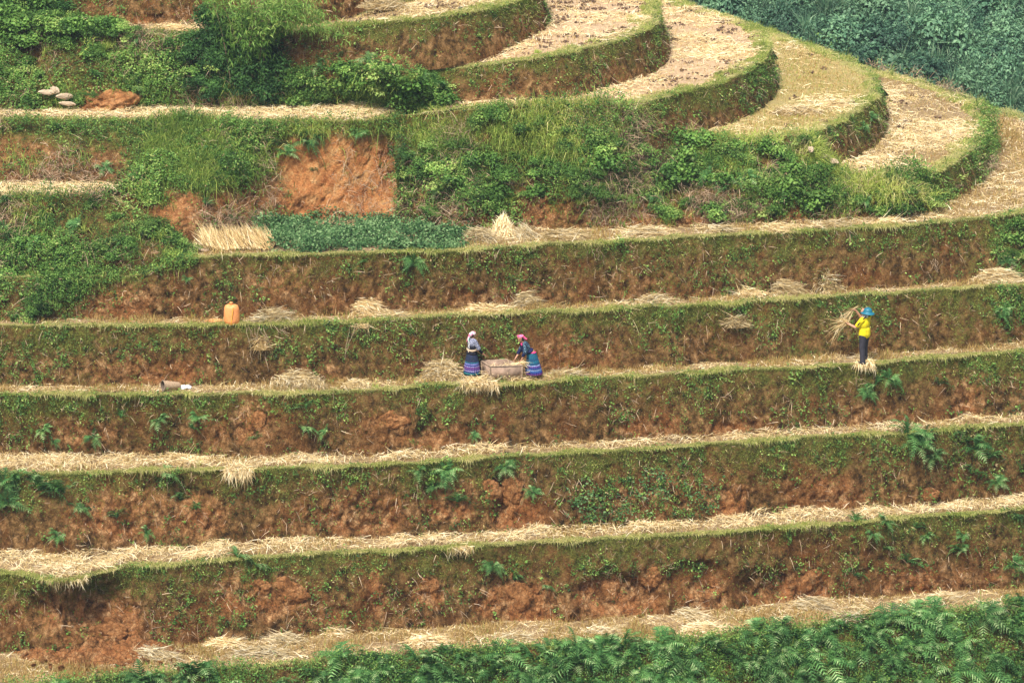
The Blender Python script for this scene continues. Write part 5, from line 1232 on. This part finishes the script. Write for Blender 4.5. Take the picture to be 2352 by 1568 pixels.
bm_fuse('collar', [('c', V3(-.045,-.02,1.465), V3(.045,-.02,1.465), .052, .052), ('c', V3(0,.03,1.47), V3(0,-.03,1.47), .062, .062)], .008, M['white_cl'], e)
for a, b in ((V3(-.05,-.062,1.478), V3(-.20,-.045,1.41)), (V3(.05,-.062,1.478), V3(.20,-.045,1.41)), (V3(-.20,-.045,1.41), V3(-.285,.06,1.25))): bar('shoulder_piping', a, b, .017, e, 'black')
bm_fuse('trousers', [('c', V3(-.03,0,.95), V3(.03,0,.95), .135, .135), ('c', V3(-.085,0,.90), V3(-.085,.01,.5), .105, .078), ('c', V3(-.085,.01,.5), V3(-.085,-.01,.07), .078, .070), ('c', V3(.085,0,.90), V3(.085,.03,.5), .105, .078), ('c', V3(.085,.03,.5), V3(.09,.02,.07), .078, .070)], .010, M['trousers'], e)
for x in (-.088, .095): bm_fuse('shoe', [('c', V3(x,-.05,.045), V3(x,.15,.035), .052, .042)], .008, M['shoe'], e)
bm_fuse('hair', [('e', (0,-.005,1.60), (.082,.088,.085)), ('e', (0,-.045,1.545), (.070,.050,.060))], .008, M['hair'], e)
hm = link('helmet', rings('helmet', [(.150,1.575),(.165,1.578),(.160,1.590),(.130,1.612),(.105,1.625),(.102,1.655),(.096,1.69),(.078,1.72),(.048,1.742),(.015,1.75)], 32, lambda x, y, z, a: (x*.92, y*1.06, z-.10*y*(1 if y > 0 else -.9)*.8)), M['helmet'], e); hm.scale = (1.12, 1.12, 1.0); hm.location = (0, .005, -.005); hm.rotation_euler = (math.radians(3), 0, 0)
link('button', rings('button', [(.016,1.745),(.016,1.757),(.006,1.764)], 12), M['helmet'], hm)
me_ = e
# the stalks he holds
hw = e.matrix_basis; bpy.context.view_layer.update(); hw = e.matrix_world
g = Geo(); c0 = hw @ (LW+V3(.02,.08,.02)); c1 = hw @ (RW+V3(-.03,.08,.04)); o0 = A3(c0)
n = 150; g.blades(rnd(n,.05), unit(A3([-1.0,.15,-.05])+rnd(n,.5)), rng.uniform(.2,.6,n), .013, rng.uniform(.1,.9,n), np.clip(rng.normal(.48,.22,n),0,1), bend=.3)
n = 30; g.blades(rnd(n,.015), unit(A3([.8,-.1,.2])+rnd(n,.3)), rng.uniform(.06,.16,n), .011, .2, .6)
o = link('straw_handful', g.mesh('straw_handful'), M['straw'], None, o0); tag(o, 'bushy handful of dry stalks spread from the lower hand of the man in yellow', 'straw handful')
g = Geo(); n = 46; g.blades(rnd(n,.015), unit(A3([-.75,.1,-.45])+rnd(n,.22)), rng.uniform(.2,.55,n), .013, rng.uniform(.1,.6,n), np.clip(rng.normal(.65,.2,n),0,1)); n = 14; g.blades(rnd(n,.012), unit(A3([.7,0,.5])+rnd(n,.12)), rng.uniform(.1,.24,n), .012, .1, .65)
o = link('straw_handful', g.mesh('straw_handful'), M['straw'], None, A3(c1)); tag(o, 'thin handful of stalks in the raised hand beside the blue helmet', 'straw handful')

# woman left of the box: back to us, looking right
e = empty('person', P(1084, 866, z4)); tag(e, 'woman in a grey patterned jacket, green and pink headscarf and pleated skirt', 'person'); e.rotation_euler = (0, 0, math.radians(-52)); e.scale = (.93,)*3
hf = (.25, 1, -.12); hc = (.02, .05, 1.395); hd, *_ = head_prims(hc, hf, (0, .1, 1), .98)
RWr, LWr = V3(.20,.36,.70), V3(-.12,.40,.70)
prims = hd+[('c', V3(0,.02,1.22), V3(.01,.04,1.35), .052, .048), ('e', (0,.02,1.08), (.150,.10,.20)), ('e', (0,-.01,.86), (.155,.115,.13)),
    ('c', V3(.165,.02,1.20), V3(.225,.10,.94), .047, .038), ('c', V3(.225,.10,.94), RWr, .037, .025), ('c', V3(-.165,.02,1.20), V3(-.20,.14,.94), .047, .038), ('c', V3(-.20,.14,.94), LWr, .037, .025),
    ('c', V3(-.08,-.01,.82), V3(-.08,.01,.45), .080, .055), ('c', V3(-.08,.01,.45), V3(-.08,0,.09), .055, .036), ('c', V3(.08,-.01,.82), V3(.08,.01,.45), .080, .055), ('c', V3(.08,.01,.45), V3(.08,0,.09), .055, .036), ('c', V3(-.08,-.02,.045), V3(-.085,.13,.03), .036, .028), ('c', V3(.08,-.02,.045), V3(.085,.13,.03), .036, .028)]
prims += hand(RWr, (-.15,.8,-.5), (-.5,-.2,-.8), 1, .7, .92) + hand(LWr, (.15,.8,-.5), (.5,-.2,-.8), -1, .7, .92)
bm_fuse('body', prims, .006, M['skin'], e, 3); eyes(hc, hf, (0,.1,1), e, .98)
bm_fuse('jacket', [('e', (0,.01,1.12), (.178,.128,.17)), ('c', V3(-.12,.01,1.21), V3(.12,.01,1.21), .068, .068), ('c', V3(.15,.015,1.20), V3(.225,.10,.97), .070, .066), ('c', V3(-.15,.015,1.20), V3(-.205,.14,.97), .070, .066)], .010, M['grey_jacket'], e)
bm_fuse('waistcoat', [('e', (0,0,.98), (.172,.130,.13)), ('e', (0,-.01,.80), (.190,.150,.12)), ('c', V3(.226,.105,.955), V3(.215,.22,.82), .052, .044), ('c', V3(-.206,.145,.955), V3(-.17,.26,.82), .052, .044)], .010, M['black'], e)
rp = Geo(); th = np.linspace(0, 2*math.pi, 33)
for dz, rr in ((.012, 1.0), (-.020, 1.02)): rp.tube(np.stack([np.cos(th)*.178*rr, np.sin(th)*.138*rr, .925+dz+.012*np.sin(th*2)], -1), .013, .5, 6)
rp.tube(A3([[.0,-.14,.93],[.02,-.165,.90],[.06,-.17,.86]]), .012, .5, 5); link('sash', rp.mesh('sash'), M['rope'], e)
skirt('skirt', e, 'skirt_a', [(.165,.80),(.185,.72),(.205,.62),(.235,.45),(.265,.28),(.285,.13),(.280,.125)], 24, .05)
for x in (-.085, .085): bm_fuse('shoe', [('c', V3(x,-.04,.04), V3(x,.13,.03), .042, .036)], .008, M['shoe'], e)
bm_fuse('hair', [('e', (.015,.015,1.40), (.080,.080,.085))], .008, M['hair'], e)
sc = bm_fuse('headscarf', [('e', (.015,.035,1.432), (.088,.100,.072)), ('e', (.0,-.045,1.405), (.075,.055,.060)), ('c', V3(-.01,-.08,1.37), V3(-.02,-.12,1.30), .036, .030), ('c', V3(-.02,-.12,1.30), V3(-.07,-.15,1.18), .030, .014), ('c', V3(-.0,-.12,1.31), V3(.02,-.15,1.14), .024, .012)], .009, M['scarf_mix'], e)
bar('ribbon', V3(.03,-.125,1.18), V3(.045,-.145,.98), .010, e, 'white_cl'); bar('ribbon', V3(.0,-.125,1.18), V3(.005,-.15,1.0), .008, e, 'white_cl')

# woman right of the box: stooping to the left
e = empty('person', P(1221, 868, z4)); tag(e, 'woman in a pink headscarf and dark embroidered jacket bending over the box', 'person'); e.rotation_euler = (0, 0, math.radians(100)); e.scale = (.93,)*3
# local +y points to the picture's left
hf = (-.25, .9, -.55); hc = (-.02, .36, 1.33); hd, *_ = head_prims(hc, hf, (0, .45, 1), .98)
AW, BW = V3(-.14,.37,.62), V3(.10,.50,.64)
prims = hd+[('c', V3(0,.25,1.16), V3(-.01,.33,1.28), .052, .048), ('e', (0,.17,1.02), (.150,.10,.20), Matrix.Rotation(-.42, 4, 'X')), ('e', (0,.02,.84), (.155,.12,.14)),
    ('c', V3(-.165,.24,1.14), V3(-.20,.24,.88), .047, .038), ('c', V3(-.20,.24,.88), AW, .037, .025), ('c', V3(.165,.24,1.14), V3(.19,.32,.88), .047, .038), ('c', V3(.19,.32,.88), BW, .037, .025),
    ('c', V3(-.08,0,.80), V3(-.085,.04,.45), .080, .055), ('c', V3(-.085,.04,.45), V3(-.085,-.02,.09), .055, .036), ('c', V3(.08,0,.80), V3(.08,.10,.45), .080, .055), ('c', V3(.08,.10,.45), V3(.08,.12,.09), .055, .036), ('c', V3(-.085,-.04,.045), V3(-.09,.11,.03), .036, .028), ('c', V3(.08,.10,.045), V3(.085,.25,.03), .036, .028)]
prims += hand(AW, (.05,.5,-.8), (.6,-.5,-.2), -1, .8, .92) + hand(BW, (-.1,.5,-.8), (-.6,-.5,-.2), 1, .8, .92)
bm_fuse('body', prims, .006, M['skin'], e, 3); eyes(hc, hf, (0,.45,1), e, .98)
bm_fuse('jacket', [('e', (0,.18,1.04), (.172,.125,.20), Matrix.Rotation(-.42, 4, 'X')), ('c', V3(-.12,.24,1.15), V3(.12,.24,1.15), .068, .068), ('c', V3(-.15,.24,1.14), V3(-.20,.24,.90), .070, .070), ('c', V3(.15,.24,1.14), V3(.19,.32,.90), .070, .066)], .010, M['navy_jacket'], e)
bm_fuse('sleeve_cuff', [('c', V3(-.20,.24,.905), V3(-.175,.30,.80), .066, .055)], .008, M['navy'], e); bm_fuse('sleeve_cuff', [('c', V3(.19,.32,.905), V3(.155,.40,.80), .066, .055)], .008, M['navy'], e)
bm_fuse('jacket_hem', [('e', (0,.08,.90), (.180,.145,.09), Matrix.Rotation(-.3, 4, 'X'))], .010, M['navy'], e)
for s in (-1, 1): bar('front_border', V3(s*.05,.345,1.10), V3(s*.075,.27,.85), .024, e, 'navy')
bm_fuse('blouse', [('e', (0,.285,1.06), (.055,.045,.14), Matrix.Rotation(-.42, 4, 'X')), ('e', (-.06,-.01,.86), (.11,.125,.035))], .008, M['pink'], e)
skirt('skirt', e, 'skirt_b', [(.155,.86),(.180,.76),(.205,.62),(.240,.45),(.275,.28),(.300,.16),(.295,.155)], 22, .06, lambda z: (0, -.10*max(0, (.86-z))))
for x, y in ((-.085, 0), (.085, .14)): bm_fuse('shoe', [('c', V3(x,y-.05,.04), V3(x,y+.12,.03), .042, .036)], .008, M['shoe'], e)
for x, y in ((-.085, .0), (.08, .12)): bm_fuse('leg_wrap', [('c', V3(x,y+.02,.32), V3(x,y-.01,.10), .062, .050)], .008, M['navy'], e)
bm_fuse('hair', [('e', (-.015,.33,1.34), (.080,.085,.085)), ('e', (-.01,.285,1.27), (.06,.05,.06))], .008, M['hair'], e)
bm_fuse('headscarf', [('e', (-.015,.355,1.385), (.090,.105,.058), Matrix.Rotation(-.25, 4, 'X')), ('c', V3(-.06,.42,1.385), V3(.05,.43,1.385), .034, .034), ('e', (-.01,.26,1.34), (.062,.055,.05)), ('c', V3(-.02,.23,1.33), V3(-.03,.17,1.29), .034, .026)], .009, M['scarf_pink'], e)
bpy.context.view_layer.update(); c0 = A3(e.matrix_world @ (AW+V3(0,.03,-.06)))
g = Geo(); n = 90; g.blades(rnd(n,.02), unit(A3([.9,-.1,.05])*np.where(rng.random((n,1)) < .5, 1, -1)+rnd(n,.3)), rng.uniform(.12,.38,n), .013, rng.uniform(.1,.5,n), np.clip(rng.normal(.75,.15,n),0,1))
o = link('straw_handful', g.mesh('straw_handful'), M['straw'], None, c0); tag(o, 'handful of straw the woman in the pink scarf beats on the box rim', 'straw handful')
EXPO = 1.14
# ------------------------------------------------------------------ light
w = bpy.data.worlds.new('World'); scene.world = w; w.use_nodes = True
nt = w.node_tree; bg = nt.nodes['Background']; sky = nt.nodes.new('ShaderNodeTexSky'); sky.sky_type = 'NISHITA'
SE, SR = math.radians(58), math.radians(205)
sky.sun_disc = False; sky.sun_elevation = SE; sky.sun_rotation = SR; sky.dust_density = 4.0; sky.ozone_density = .6; sky.air_density = 1.0
nt.links.new(sky.outputs[0], bg.inputs[0]); bg.inputs[1].default_value = .09
sd = bpy.data.lights.new('sun', 'SUN'); sd.energy = 2.4; sd.angle = math.radians(9); sd.color = (1.0, .955, .88)
so = bpy.data.objects.new('sun', sd); COL.objects.link(so)
dv = Vector((math.sin(SR)*math.cos(SE), math.cos(SR)*math.cos(SE), math.sin(SE)))
so.rotation_euler = dv.to_track_quat('Z', 'Y').to_euler(); so.location = (0, -40, 60)
scene.view_settings.view_transform = 'Standard'; scene.view_settings.look = 'None'; scene.view_settings.gamma = 1
scene.view_settings.exposure = EXPO
scene.render.engine = 'CYCLES'
scene.cycles.max_bounces = 4; scene.cycles.diffuse_bounces = 3; scene.cycles.transparent_max_bounces = 4

# the air of the valley
hb = bpy.data.meshes.new('haze'); b_ = bmesh.new(); bmesh.ops.create_cube(b_, size=1)
for x in b_.verts: x.co.x = x.co.x*1900; x.co.y = x.co.y*1900+10; x.co.z = (x.co.z+.5)*102-26
b_.to_mesh(hb); b_.free(); ho = link('haze', hb); tag(ho, 'thin pale blue haze filling the valley air', 'haze', kind='stuff')
hm_ = bpy.data.materials.new('haze'); hm_.use_nodes = True; hn = hm_.node_tree; hn.nodes.remove(hn.nodes['Principled BSDF'])
pv = hn.nodes.new('ShaderNodeVolumePrincipled'); pv.inputs['Color'].default_value = (.72, .86, 1.0, 1); pv.inputs['Density'].default_value = 0.00028; pv.inputs['Anisotropy'].default_value = .2
hn.links.new(pv.outputs[0], hn.nodes['Material Output'].inputs['Volume']); hb.materials.append(hm_)
